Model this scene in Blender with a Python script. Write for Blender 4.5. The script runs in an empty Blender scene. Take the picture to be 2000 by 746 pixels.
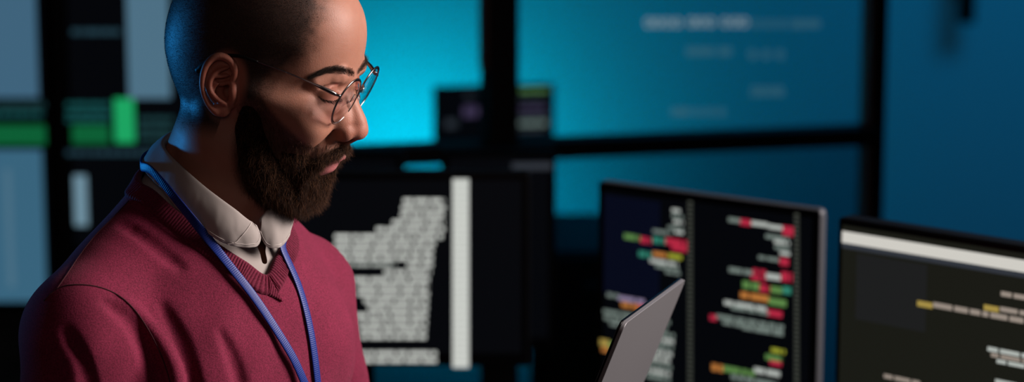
import bpy, bmesh, math, random
import numpy as np
import openvdb
from mathutils import Vector
from mathutils.bvhtree import BVHTree
from math import radians, sin, cos, pi

C = bpy.context.scene.collection
rng = np.random.default_rng(7)
random.seed(7)

# ------------------------------------------------------------------ camera and frames
FX = 2000 * 85 / 36.0
PIT = radians(10)
CR = np.array([1, 0, 0.0]); CU = np.array([0, sin(PIT), cos(PIT)]); CB = np.array([0, -cos(PIT), sin(PIT)])
def ray(px, py): return (px - 1000) / FX * CR - (py - 373) / FX * CU - CB
H0 = np.array([0, 0, 1.62])
CAM = H0 - 2.36 * ray(520, 190)
def P(px, py, d): return CAM + d * ray(px, py)

_n = np.array([-.285, -.2, .937]); _n /= np.linalg.norm(_n)
_f = np.array([1, 0, 0]) - _n[0] * _n; _f /= np.linalg.norm(_f)
_u = np.cross(_n, _f)
cam2w = lambda v: v[0] * CR + v[1] * CU + v[2] * CB
HF, HN, HU = cam2w(_f), cam2w(_n), cam2w(_u)
if HU[2] < 0: HU = -HU
BETA = radians(15)
KF = HF * cos(BETA) - HU * sin(BETA)      # face forward
KU = HF * sin(BETA) + HU * cos(BETA)      # head up
KL = -HN                                  # head left (far side)
KM = np.stack([KF, KL, KU])               # rows
def k2w(p): return H0 + (np.asarray(p) / 1000.0) @ KM
def w2k(p): return ((np.asarray(p) - H0) @ KM.T) * 1000.0
PSI = radians(40)
TF = np.array([cos(PSI), -sin(PSI), 0]); TL = np.array([sin(PSI), cos(PSI), 0]); TU = np.array([0, 0, 1.0])
TM = np.stack([TL, TF, TU])               # torso coordinates: (left, forward, up)
_r = ray(392, 393); T0 = CAM + _r * ((0.015 - CAM[1]) / _r[1])
def t2w(p): return T0 + (np.asarray(p) / 1000.0) @ TM
def w2t(p): return ((np.asarray(p) - T0) @ TM.T) * 1000.0
def hp(px, py, w):
    """point of the head at photo position and distance w (mm) to the right of its middle plane"""
    d = ray(px, py); t = (w / 1000 + np.dot(H0 - CAM, HN)) / np.dot(d, HN)
    return w2k(CAM + t * d)

# ------------------------------------------------------------------ materials
def mat(name, col=(.5, .5, .5), rough=.5, metal=0, emit=None, es=1.0, **kw):
    m = bpy.data.materials.new(name); m.use_nodes = True
    b = m.node_tree.nodes['Principled BSDF']
    b.inputs['Base Color'].default_value = (*col, 1); b.inputs['Roughness'].default_value = rough
    b.inputs['Metallic'].default_value = metal
    if emit is not None:
        b.inputs['Emission Color'].default_value = (*emit, 1); b.inputs['Emission Strength'].default_value = es
    for k, v in kw.items(): b.inputs[k.replace('_', ' ')].default_value = v
    return m
def nodes(m):
    nt = m.node_tree
    return nt, nt.nodes['Principled BSDF'], (lambda t, **k: _nn(nt, t, **k)), nt.links.new
def _nn(nt, t, **k):
    n = nt.nodes.new(t)
    for a, v in k.items():
        if a in ('operation', 'blend_type', 'data_type', 'attribute_name', 'noise_dimensions', 'wave_type', 'feature', 'bands_direction', 'wave_profile'): setattr(n, a, v)
        else: n.inputs[a.replace('_', ' ')].default_value = v
    return n
def bump(m, scale=200, strength=.2, dist=.0005, detail=3):
    nt, b, N, L = nodes(m)
    tc = N('ShaderNodeTexCoord'); t = N('ShaderNodeTexNoise', Scale=scale, Detail=detail)
    L(tc.outputs['Object'], t.inputs['Vector'])
    bp = N('ShaderNodeBump', Strength=strength, Distance=dist)
    L(t.outputs['Fac'], bp.inputs['Height']); L(bp.outputs['Normal'], b.inputs['Normal'])
    return t, tc, bp

# ------------------------------------------------------------------ object helpers
def link(name, me, mats, parent=None, smooth=True):
    for m in (mats if isinstance(mats, (list, tuple)) else [mats]): me.materials.append(m)
    if smooth: me.polygons.foreach_set('use_smooth', np.ones(len(me.polygons), bool))
    o = bpy.data.objects.new(name, me); C.objects.link(o)
    if parent is not None:
        o.parent = parent; o.matrix_parent_inverse = parent.matrix_world.inverted()
    return o
def npmesh(name, V, F, mats, parent=None, smooth=True, midx=None):
    V = np.asarray(V, np.float32); F = np.asarray(F, np.int32)
    me = bpy.data.meshes.new(name); k = F.shape[1]
    me.vertices.add(len(V)); me.vertices.foreach_set('co', V.ravel())
    me.loops.add(F.size); me.loops.foreach_set('vertex_index', F.ravel())
    me.polygons.add(len(F)); me.polygons.foreach_set('loop_start', np.arange(0, F.size, k, dtype=np.int32))
    me.polygons.foreach_set('loop_total', np.full(len(F), k, np.int32))
    if midx is not None: me.polygons.foreach_set('material_index', np.asarray(midx, np.int32))
    me.update(calc_edges=True); me.validate()
    return link(name, me, mats, parent, smooth)
class MB:
    def __init__(s): s.v = []; s.f = []; s.m = []
    def add(s, V, F, mi=0):
        b = len(s.v); s.v += [tuple(map(float, x)) for x in V]
        s.f += [tuple(b + i for i in q) for q in F]; s.m += [mi] * len(F); return s
    def box(s, o, ex, ey, ez, mi=0):
        o, ex, ey, ez = map(np.asarray, (o, ex, ey, ez))
        V = [o + ex * i + ey * j + ez * k for k in (0, 1) for j in (0, 1) for i in (0, 1)]
        return s.add(V, [(0, 2, 3, 1), (4, 5, 7, 6), (0, 1, 5, 4), (2, 6, 7, 3), (0, 4, 6, 2), (1, 3, 7, 5)], mi)
    def tube(s, pts, r, n=10, mi=0, caps=True, flat=1.0):
        pts = [np.asarray(p, float) for p in pts]; rs = r if hasattr(r, '__len__') else [r] * len(pts)
        up = np.array([0, 0, 1.0]); rings = []
        b = len(s.v); prev = None
        for i, p in enumerate(pts):
            t = pts[min(i + 1, len(pts) - 1)] - pts[max(i - 1, 0)]; t /= np.linalg.norm(t) + 1e-12
            if prev is None:
                a = np.cross(t, up)
                if np.linalg.norm(a) < 1e-3: a = np.cross(t, [1, 0, 0])
            else: a = prev - t * np.dot(prev, t)
            a /= np.linalg.norm(a); prev = a; c = np.cross(t, a)
            for k in range(n):
                th = 2 * pi * k / n; s.v.append(tuple(p + rs[i] * (cos(th) * a + sin(th) * c * flat)))
        for i in range(len(pts) - 1):
            for k in range(n):
                s.f.append((b + i * n + k, b + i * n + (k + 1) % n, b + (i + 1) * n + (k + 1) % n, b + (i + 1) * n + k)); s.m.append(mi)
        if caps:
            s.f.append(tuple(b + k for k in range(n))[::-1]); s.m.append(mi)
            e = b + (len(pts) - 1) * n; s.f.append(tuple(e + k for k in range(n))); s.m.append(mi)
        return s
    def build(s, name, mats, parent=None, smooth=False, bevel=0, seg=2):
        me = bpy.data.meshes.new(name); me.from_pydata(s.v, [], s.f); me.update()
        me.polygons.foreach_set('material_index', s.m)
        o = link(name, me, mats, parent, smooth or bevel > 0)
        if bevel:
            md = o.modifiers.new('bevel', 'BEVEL'); md.width = bevel; md.segments = seg; md.limit_method = 'ANGLE'; md.harden_normals = True
        return o
def thing(name, label, cat, loc, group=None):
    o = bpy.data.objects.new(name, None); C.objects.link(o); o.location = tuple(map(float, loc)); o.empty_display_size = .05
    bpy.context.view_layer.update(); tag(o, label, cat, group); return o
def tag(o, label, cat, group=None):
    o['label'] = label; o['category'] = cat
    if group: o['group'] = group
    return o

# ------------------------------------------------------------------ signed distance sculpting
def smin(a, b, k):
    if k <= 0: return np.minimum(a, b)
    h = np.maximum(k - np.abs(a - b), 0) / k
    return np.minimum(a, b) - h * h * k * .25
def smax(a, b, k): return -smin(-a, -b, k)
def ell(c, r, R=None):
    c = np.asarray(c, float); r = np.asarray(r, float)
    def f(x, y, z):
        x, y, z = x - c[0], y - c[1], z - c[2]
        if R is not None: x, y, z = (R[i][0] * x + R[i][1] * y + R[i][2] * z for i in range(3))
        k0 = np.sqrt((x / r[0]) ** 2 + (y / r[1]) ** 2 + (z / r[2]) ** 2)
        k1 = np.sqrt((x / r[0] ** 2) ** 2 + (y / r[1] ** 2) ** 2 + (z / r[2] ** 2) ** 2) + 1e-9
        return k0 * (k0 - 1) / k1
    return f, c, float(max(r))
def cone(a, b, ra, rb, sc=None):
    a = np.asarray(a, float); b = np.asarray(b, float); d = b - a; L2 = float(d @ d)
    def f(x, y, z):
        t = np.clip(((x - a[0]) * d[0] + (y - a[1]) * d[1] + (z - a[2]) * d[2]) / L2, 0, 1)
        return np.sqrt((x - a[0] - t * d[0]) ** 2 + (y - a[1] - t * d[1]) ** 2 + (z - a[2] - t * d[2]) ** 2) - (ra + (rb - ra) * t)
    return f, (a + b) / 2, math.sqrt(L2) / 2 + max(ra, rb)
class SDF:
    def __init__(s): s.ops = []
    def base(s, f): s.ops.append((f, 'base', 0, None, 0)); return s
    def u(s, p, k=5): s.ops.append((p[0], 'u', k, p[1], p[2])); return s
    def d(s, p, k=5): s.ops.append((p[0], 'd', k, p[1], p[2])); return s
    def fn(s, g, c, r): s.ops.append((g, 'fn', 0, np.asarray(c, float), r)); return s     # g(value, x, y, z)
    def path(s, pts, rs, k=5, sub=False):
        if len(pts) > 2:                                   # round the polyline off
            pts = np.array([list(map(float, p)) for p in pts]); rs = np.array(rs, float)
            L_ = np.r_[0, np.cumsum(np.linalg.norm(np.diff(pts, axis=0), axis=1))]; t = np.linspace(0, L_[-1], (len(pts) - 1) * 3 + 1)
            rs = np.interp(t, L_, rs); pts = np.stack([spl(L_, pts[:, i])(t) for i in range(3)], 1)
        for i in range(len(pts) - 1): (s.d if sub else s.u)(cone(pts[i], pts[i + 1], rs[i], rs[i + 1]), k)
        return s
    def _ap(s, v, op, x, y, z):
        g, m, k = op[0], op[1], op[2]
        if m == 'base': return np.broadcast_to(g(x, y, z), v.shape).copy()
        if m == 'fn': return g(v, x, y, z)
        q = g(x, y, z)
        return smin(v, q, k) if m == 'u' else smax(v, -q, k)
    def at(s, Q):
        Q = np.asarray(Q, float); v = np.full(len(Q), 1e3)
        for op in s.ops: v = s._ap(v, op, Q[:, 0], Q[:, 1], Q[:, 2])
        return v
    def grad(s, Q, e=.5):
        Q = np.asarray(Q, float)
        g = np.stack([s.at(Q + d) - s.at(Q - d) for d in np.eye(3) * e], 1)
        return g / (np.linalg.norm(g, axis=1, keepdims=True) + 1e-9)
    def project(s, Q, off=0, n=6):
        Q = np.array(Q, float)
        for _ in range(n): Q -= s.grad(Q) * (s.at(Q) - off)[:, None]
        return Q
    def grid(s, lo, hi, res):
        lo = np.asarray(lo, float); n = [int((hi[i] - lo[i]) / res) + 1 for i in range(3)]
        ax = [(lo[i] + res * np.arange(n[i])).astype(np.float32) for i in range(3)]
        v = np.full(n, 1e3, np.float32)
        for op in s.ops:
            if op[3] is None: sl = [slice(0, n[i]) for i in range(3)]
            else:
                m = op[4] + op[2] + 4 * res + 2
                sl = [slice(max(0, int((op[3][i] - m - lo[i]) / res)), max(0, min(n[i], int((op[3][i] + m - lo[i]) / res) + 2))) for i in range(3)]
                if any(q.stop <= q.start for q in sl): continue
            x = ax[0][sl[0]][:, None, None]; y = ax[1][sl[1]][None, :, None]; z = ax[2][sl[2]][None, None, :]
            v[tuple(sl)] = s._ap(v[tuple(sl)], op, x, y, z)
        return v, lo
    def mesh(s, lo, hi, res):
        v, lo = s.grid(lo, hi, res)
        v = np.clip(v, -4 * res, 4 * res)
        for i in range(3):                                    # close the surface at the borders
            for e in (0, -1):
                ix = [slice(None)] * 3; ix[i] = e; v[tuple(ix)] = res
        g = openvdb.FloatGrid(); g.copyFromArray(np.ascontiguousarray(v, dtype=np.float64))
        pts, quads = g.convertToQuads(0.0)
        pts = np.asarray(pts, float) * res + lo
        quads = np.asarray(quads, np.int64)[:, ::-1]
        return pts, quads
def smooth_boundary(V, F, n=12):
    """even out the open edges of a quad mesh"""
    E_ = np.concatenate([F[:, [0, 1]], F[:, [1, 2]], F[:, [2, 3]], F[:, [3, 0]]]); k = np.sort(E_, 1); u, c = np.unique(k, axis=0, return_counts=True); b = u[c == 1]; V = V.copy()
    for _ in range(n):
        acc = np.zeros_like(V); cnt = np.zeros(len(V)); 
        for i, j in ((0, 1), (1, 0)): np.add.at(acc, b[:, i], V[b[:, j]]); np.add.at(cnt, b[:, i], 1)
        m = cnt > 0; V[m] = .5 * V[m] + .5 * acc[m] / cnt[m][:, None]
    return V
def vnormals(V, F):
    n = np.cross(V[F[:, 2]] - V[F[:, 0]], V[F[:, 3]] - V[F[:, 1]])
    o = np.zeros_like(V)
    for i in range(4): np.add.at(o, F[:, i], n)
    return o / (np.linalg.norm(o, axis=1, keepdims=True) + 1e-12)
def spl(xs, ys):
    """smooth interpolation through a table (Catmull-Rom)"""
    xs = np.asarray(xs, float); ys = np.asarray(ys, float); m = np.gradient(ys, xs)
    def f(x):
        x = np.clip(x, xs[0], xs[-1]); i = np.clip(np.searchsorted(xs, x) - 1, 0, len(xs) - 2)
        h = xs[i + 1] - xs[i]; t = (x - xs[i]) / h
        return (2 * t ** 3 - 3 * t ** 2 + 1) * ys[i] + (t ** 3 - 2 * t ** 2 + t) * h * m[i] + (-2 * t ** 3 + 3 * t ** 2) * ys[i + 1] + (t ** 3 - t ** 2) * h * m[i + 1]
    return f
def pline(pts, n):
    pts = np.array(pts, float); L_ = np.r_[0, np.cumsum(np.linalg.norm(np.diff(pts, axis=0), axis=1))]
    t = np.linspace(0, L_[-1], n); return np.stack([spl(L_, pts[:, i])(t) for i in range(pts.shape[1])], 1)
def vnoise(Q, scale, seed=0):
    """smooth value noise at points, about -1..1"""
    r = np.random.default_rng(seed); T = r.uniform(-1, 1, (32, 32, 32))
    q = np.asarray(Q) / scale; i = np.floor(q).astype(int); f = q - i; f = f * f * (3 - 2 * f); o = 0
    for dx in (0, 1):
        for dy in (0, 1):
            for dz in (0, 1):
                w = (f[:, 0] if dx else 1 - f[:, 0]) * (f[:, 1] if dy else 1 - f[:, 1]) * (f[:, 2] if dz else 1 - f[:, 2])
                o = o + w * T[(i[:, 0] + dx) % 32, (i[:, 1] + dy) % 32, (i[:, 2] + dz) % 32]
    return o

# ================================================================== HEAD (coordinates K, mm)
zt = [-110, -95, -88, -80, -72, -62, -54, -46, -38, -30, -20, -10, 0, 10, 20, 30, 38, 45, 52, 60, 70, 80, 90, 100, 110, 120, 130, 138, 142, 144]
xf = spl(zt, [46, 59, 65, 70, 71.5, 71, 74, 77, 80, 83, 85, 86, 85.5, 84, 81, 78, 76.5, 78.5, 81.3, 82.3, 82.2, 81.5, 79.5, 76, 70, 60, 44, 24, 5, -10])
xb = spl([-110, -60, -40, -30, -20, -10, 0, 10, 24, 40, 60, 80, 100, 110, 120, 130, 138, 142, 144], [-50, -66, -72, -76, -83, -90, -97, -102.5, -108.5, -111.5, -111.5, -108.5, -102.5, -97, -88, -75, -53, -33, -14])
Wd = spl([-110, -95, -80, -60, -40, -20, 0, 20, 40, 60, 80, 100, 110, 120, 130, 138, 142, 144], [16, 26, 39, 52, 60, 66, 70, 73, 75.5, 77, 76, 71.5, 67, 60, 49, 34, 20, 4])
xm = spl([-110, -80, -40, 0, 40, 80, 144], [34, 30, 14, -8, -22, -25, -12])
nf = spl([-110, -70, -30, 10, 60, 100, 144], [2.0, 2.05, 2.15, 2.25, 2.35, 2.2, 2.0])
def skull(x, y, z):
    zz = np.clip(z, -109, 143.5); m = xm(zz); a = np.maximum(xf(zz) - m, 2); b = np.maximum(m - xb(zz), 2); w = Wd(zz)
    dx = x - m; A = np.where(dx > 0, a, b); n = np.where(dx > 0, nf(zz), 2.15)
    e = ((np.abs(dx) / A) ** n + (np.abs(y) / w) ** n + 1e-9) ** (1 / n)
    s = np.sqrt(dx ** 2 + y ** 2) + 1e-3
    f = s * (1 - 1 / e) * .85
    f = np.where(e < .2, -w * .5, f)
    f = smax(f, (z - 143.2) * .9, 6)
    cut = np.where(x > 14, -47 - (x - 14) * .66, -47 + (14 - x) * .1)   # underside of the jaw
    return smax(f, (cut - z) * .85, 13)
head = SDF().base(skull)
Tk = lambda p: w2k(t2w(p))
# neck
for a, b, ra, rb, k in (((-28, 0, -5), Tk((0, 44, 64)), 48, 50, 10), ((-8, 0, -42), Tk((0, 40, 40)), 44, 44, 14), (Tk((0, 44, 64)), Tk((0, 16, -10)), 50, 58, 10), (Tk((0, 40, 40)), Tk((0, 20, -10)), 44, 50, 10)):
    head.u(cone(a, b, ra, rb), k)
for s in (-1, 1):
    # neck tendon from behind the ear to the throat pit
    head.u(cone((-32, s * 50, -12), Tk((s * 16, 42, 2)), 12, 8), 12)
    head.u(cone((-52, s * 32, -20), Tk((s * 40, -8, 20)), 13, 14), 12)
    # cheekbone, arch, brow ridge, temple hollow, eye socket
    head.u(ell((58, s * 48, 3), (19, 15, 16)), 22)
    head.u(cone((56, s * 55, 11), (8, s * 67, 18), 6, 6), 20)
    head.d(ell((52, s * 88, 50), (30, 17, 26)), 16)
    head.d(ell((82, s * 33, 33.5), (15, 17, 12.5)), 11)
    head.u(cone((75, s * 9, 46.5), (74.5, s * 27, 51), 6, 6), 9)
    head.u(cone((74.5, s * 27, 51), (61, s * 48, 43), 6, 5), 9)
    # eyeball under lowered lids, the fold above, the slit, the lid rim
    head.u(ell((63.5, s * 32, 35.0), (14.2, 15, 13.4)), 4)
    head.u(cone((74, s * 22, 45.5), (73.5, s * 34, 47.5), 3, 3.2), 5)
    head.path([(77.5, s * 20, 40), (78.5, s * 28, 43.6), (75.5, s * 38, 43.6), (67, s * 46.5, 39)], [.9, .9, .9, .6], 2.2, True)
    head.path([(78, s * 24, 38.6), (78.6, s * 31, 40), (75.5, s * 38, 39.2)], [.4, .5, .3], 1.2, True)
    head.path([(78.6, s * 19.5, 29.5), (79.0, s * 26, 27.4), (77.0, s * 34, 26.6), (71.0, s * 42, 27.6), (66, s * 46, 30)], [.5, .7, .9, .8, .4], 1.6, True)
    head.path([(76.8, s * 20, 31.0), (77.8, s * 27, 29.3), (75.8, s * 35, 28.7), (69.6, s * 42.5, 30)], [1.0, 1.2, 1.2, .9], 2)
    head.path([(78.5, s * 20, 21), (75.5, s * 32, 19), (68, s * 43, 21)], [2.0, 2.8, 2.3], 9)
    head.path([(86, s * 17, 17), (82, s * 29, 10)], [1.0, .8], 7, True)
# nose
head.path([(75.5, 0, 45), (75.0, 0, 36), (81.5, 0, 24), (90.5, 0, 11), (98.2, 0, -.8)], [6.5, 5.6, 5.7, 6.7, 8.8], 7)
head.u(ell((98.6, 0, -3), (9.3, 9.2, 8)), 4)
for s in (-1, 1):
    head.path([(69, s * 10, 34), (76.5, s * 10.5, 16), (85, s * 12, 2)], [6, 6.6, 7.6], 9)
    head.u(ell((87.5, s * 14.2, -6.5), (11, 6.2, 8.2)), 4)
    head.u(cone((92, s * 13, -3.5), (99, s * 5, -3), 5.5, 6.5), 4)
    head.path([(79, s * 19.5, 4), (78.5, s * 21.8, -5), (81, s * 20.5, -13)], [1.2, 1.5, 1.2], 3, True)
    head.d(ell((93.5, s * 7.4, -14.2), (8.2, 3.7, 6.0)), 2.2)
    head.path([(84, s * 22, -10), (74, s * 33, -26), (66, s * 38, -42)], [2, 2.2, 1], 9, True)
head.u(cone((97, 0, -11.5), (89, 0, -17.5), 2.8, 4), 3)
# mouth
head.u(ell((69, 0, -38), (17, 28, 18)), 12)
for s in (-1, 1):
    head.path([(88.2, s * 3.5, -33.4), (84.5, s * 11, -34.6), (76, s * 22, -38.5), (70, s * 27, -40.5)], [3.8, 3.6, 2.8, 1.5], 3)
    head.path([(78.2, 0, -45.0), (76.6, s * 9, -45), (71, s * 20, -43), (68, s * 26, -41)], [6.0, 5.5, 3.6, 1.5], 3)
    head.path([(91, 0, -38.0), (85, s * 10, -38.3), (76, s * 22, -40.2), (70, s * 27.5, -41.2)], [1.1, 1.0, .8, .6], 1.6, True)
head.u(ell((66, 0, -74), (12, 18, 12)), 12)
head.d(cone((84, -9, -61), (84, 9, -61), 3, 3), 9)
# ear: sculpted in the plane that faces the viewer in the photograph
def ear(s):
    if s < 0:
        c0 = hp(432, 165, 80.5)
        eu = w2k(H0 + CR) / 1000; ev = w2k(H0 + CU) / 1000; ew = w2k(H0 + CB) / 1000
    else:
        c0 = hp(432, 165, 80.5) * [1, -1, 1]
        eu, ev, ew = (w2k(H0 + q) / 1000 * [1, -1, 1] for q in (CR, CU, CB))
    if True: ev, ew = ev + .2 * ew, ew - .2 * ev
    ew = ew / np.linalg.norm(ew)
    q = lambda X, Y, w=0.0: c0 + eu * (X - 262) / 9.3 + ev * (390 - Y) / 9.3 + ew * w
    evn = ev / np.linalg.norm(ev); R = np.stack([eu, evn, ew])
    a = radians(-14); R2 = np.stack([eu * cos(a) - evn * sin(a), eu * sin(a) + evn * cos(a), ew])
    head.u(ell(q(255, 380, -3.2), (16.2, 27, 2.9), R2), 3)
    head.u(ell(q(290, 420, -9), (13, 21, 8), R2), 6)
    helix = [(325, 372, -2.5), (368, 335, -.6), (383, 280, .6), (368, 212, 1.3), (325, 165, 1.6), (262, 142, 1.8), (200, 158, 2), (152, 200, 2.2), (122, 255, 2.2), (104, 320, 2), (98, 390, 1.8), (106, 460, 1.3), (130, 530, .8), (165, 590, .2), (205, 630, -.2)]
    head.path([q(*h) for h in helix], [1.6, 2.4, 2.9, 3.2, 3.3, 3.3, 3.2, 3.0, 2.7, 2.5, 2.4, 2.3, 2.3, 2.5, 2.8], 1.6)
    head.u(ell(q(262, 615, -1.2), (7.6, 6.8, 3.2), R), 4)
    # hollows: scapha, triangular fossa, concha
    head.path([q(330, 215, .6), q(262, 205, .4), q(200, 240, .4), q(158, 300, .6), q(138, 380, .8), q(150, 460, .8), (q(185, 530, .8))], [1.8, 2.2, 2.2, 1.7, 1.4, 1.5, 1.2], 1.8, True)
    head.path([q(335, 290, .4), q(290, 270, .6), q(250, 300, 1.2)], [3.0, 2.6, 1.2], 2, True)
    head.path([q(235, 345, -.5), q(290, 350, -1), q(330, 332, -1)], [2.6, 3.1, 1.8], 2, True)
    head.d(ell(q(285, 455, -2.5), (8.6, 8.8, 5.6), R2), 2.2)
    head.d(ell(q(312, 470, -7), (5, 6, 7), R2), 2)
    # ridges: antihelix with its two legs, antitragus, tragus
    head.path([q(325, 245, .3), q(268, 262, .7), q(205, 300, 1.4), q(165, 365, 1.9), (q(168, 440, 1.9)), q(205, 495, 1.7), q(255, 535, 1.5), q(300, 560, 1.1)], [1.0, 1.4, 1.9, 2.0, 2.0, 2.1, 2.2, 1.9], 1.8)
    head.path([q(205, 320, 1.0), q(270, 318, .6), q(330, 308, .2)], [1.4, 1.3, 1.0], 1.8)
    head.path([q(330, 372, -2.6), q(270, 392, -3.6), q(230, 398, -4)], [1.6, 1.5, 1.2], 2)
    head.path([q(368, 405, -.6), q(362, 455, .4), q(362, 510, -.2), q(345, 555, -1.2)], [2.4, 2.9, 2.5, 1.6], 3)
ear(-1); ear(1)

def castk(pts):
    d = np.array([ray(*p) for p in pts]); t = np.full(len(d), 2.1)
    for _ in range(120): t += np.clip(head.at(w2k(CAM + d * t[:, None])) / 1000 * .8, -.02, .05)
    return w2k(CAM + d * t[:, None])

KLO, KHI = (-128, -100, -185), (116, 100, 150)
hv, hf = head.mesh(KLO, KHI, 1.15)
hn = vnormals(hv, hf)

# ------------------------------------------------------------------ skin and hair masks (K mm)
def sst(a, b, x): t = np.clip((x - a) / (b - a), 0, 1); return t * t * (3 - 2 * t)
def seg_d(Q, a, b):
    a = np.asarray(a, float); b = np.asarray(b, float); d = b - a; t = np.clip((Q - a) @ d / (d @ d), 0, 1)
    return np.linalg.norm(Q - a - t[:, None] * d, axis=1)
# hairline (x as a function of z) and beard outline, both read off the near side
HL = spl([-60, -20, 0, 20, 35, 50, 65, 80, 100, 120, 144], [20, 16, 17, 19, 22, 32, 43, 47, 46, 42, 38])
def hair_mask(Q):
    x, y, z = Q.T; j = vnoise(Q, 7, 3) * 4
    m = sst(18, -9, x - HL(z) + j)
    low = np.where(x < -15, -26 + (x + 15) * .22, 8.0)             # fades out on the nape, ends above the ear
    m = m * sst(-12, 10, z - low)
    ed = np.sqrt(((x + 17) / 24) ** 2 + ((z - 18) / 36) ** 2)       # skin around the ear
    m = m * np.where(np.abs(y) > 40, sst(.8, 1.12, ed), 1)
    return m
def beard_edge(Q):
    """positive inside the beard region, about mm"""
    x, y, z = Q.T; ay = np.abs(y)
    top = spl([-10, 2, 13, 29, 48, 60, 68, 77, 84, 91, 100], [60, 50, 37, 16, 1, -7, -14, -21, -21, -18, -17])(x)
    back = spl([-130, -95, -70, -45, -10, 30, 60], [45, 26, 12, 3, -1, 3, 8])(z)
    d = np.minimum(top - z, x - back)
    neckl = spl([0, 10, 30, 60, 90], [-45, -62, -80, -96, -104])(x)
    return np.minimum(d, z - neckl + 10)
def lip_mask(Q):
    d = np.full(len(Q), 99.0)
    for s in (-1, 1):
        for a, b in (((88, s * 1, -37.5), (84, s * 12, -38.5)), ((84, s * 12, -38.5), (74, s * 24, -42)), ((85, 0, -46.5), (82, s * 10, -47)), ((82, s * 10, -47), (72, s * 24, -44))):
            d = np.minimum(d, seg_d(Q, a, b))
    return sst(8.5, 5.5, d) * sst(25, 18, np.abs(Q[:, 1]))

def put_attr(me, name, vals):
    a = me.attributes.new(name, 'FLOAT', 'POINT'); a.data.foreach_set('value', np.asarray(vals, np.float32))

skin = mat('skin', (.5, .27, .19), .5, Subsurface_Weight=.22, Subsurface_Scale=.006)
nt, b_, N, L = nodes(skin)
b_.inputs['Subsurface Radius'].default_value = (1.0, .35, .2)
b_.inputs['Specular IOR Level'].default_value = .3
tc = N('ShaderNodeTexCoord')
n1 = N('ShaderNodeTexNoise', Scale=60, Detail=4); L(tc.outputs['Object'], n1.inputs['Vector'])
mx = N('ShaderNodeMix', data_type='RGBA'); mx.inputs[6].default_value = (.34, .148, .098, 1); mx.inputs[7].default_value = (.43, .21, .146, 1)
L(n1.outputs['Fac'], mx.inputs[0])
al = N('ShaderNodeAttribute', attribute_name='lips'); m2 = N('ShaderNodeMix', data_type='RGBA'); m2.inputs[7].default_value = (.44, .15, .15, 1)
L(al.outputs['Fac'], m2.inputs[0]); L(mx.outputs[2], m2.inputs[6])
ar = N('ShaderNodeAttribute', attribute_name='redness'); m3 = N('ShaderNodeMix', data_type='RGBA'); m3.inputs[7].default_value = (.43, .14, .095, 1)
L(ar.outputs['Fac'], m3.inputs[0]); L(m2.outputs[2], m3.inputs[6])
ah = N('ShaderNodeAttribute', attribute_name='stubble'); n2 = N('ShaderNodeTexNoise', Scale=2200, Detail=2); L(tc.outputs['Object'], n2.inputs['Vector'])
mm = N('ShaderNodeMath', operation='MULTIPLY'); sp = N('ShaderNodeMapRange'); sp.inputs[1].default_value = .35; sp.inputs[2].default_value = .6; sp.inputs[3].default_value = .82; sp.inputs[4].default_value = 1
L(n2.outputs['Fac'], sp.inputs[0]); L(sp.outputs[0], mm.inputs[0]); L(ah.outputs['Fac'], mm.inputs[1])
m4 = N('ShaderNodeMix', data_type='RGBA'); m4.inputs[7].default_value = (.014, .009, .007, 1)
L(mm.outputs[0], m4.inputs[0]); L(m3.outputs[2], m4.inputs[6]); L(m4.outputs[2], b_.inputs['Base Color'])
vo = N('ShaderNodeTexVoronoi', Scale=1100); L(tc.outputs['Object'], vo.inputs['Vector'])
n3 = N('ShaderNodeTexNoise', Scale=350, Detail=3); L(tc.outputs['Object'], n3.inputs['Vector'])
ad = N('ShaderNodeMath', operation='ADD'); L(vo.outputs['Distance'], ad.inputs[0]); L(n3.outputs['Fac'], ad.inputs[1])
bp = N('ShaderNodeBump', Strength=.24, Distance=.0004); L(ad.outputs[0], bp.inputs['Height']); L(bp.outputs['Normal'], b_.inputs['Normal'])

# ================================================================== TORSO (coordinates T, mm)
Lp = {}                                                    # laptop points, world
Lp['A'] = P(1222, 632, 2.25); Lp['B'] = P(1340, 545, 2.53)
lw = Lp['B'] - Lp['A']; lwn = lw / np.linalg.norm(lw)
dn = np.array([-.355, 0.035, -.93]); dn -= lwn * (dn @ lwn); dn /= np.linalg.norm(dn)
lnm = np.cross(dn, lwn); lnm /= np.linalg.norm(lnm)
if lnm[0] > 0: lnm = -lnm                                  # towards the man: screen side
LH = .212
hinge = Lp['A'] + dn * LH
bd = lnm * cos(radians(16)) - (-dn) * sin(radians(16)); bd /= np.linalg.norm(bd)      # base runs from the hinge towards the man
base_mid = hinge + lw * .5 + bd * .11
wrR = w2t(hinge + lw * .12 + bd * .19 + np.array([-.03, -.06, -.03])); wrL = w2t(hinge + lw * .62 + bd * .20 + np.array([-.05, .02, -.05]))

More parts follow.
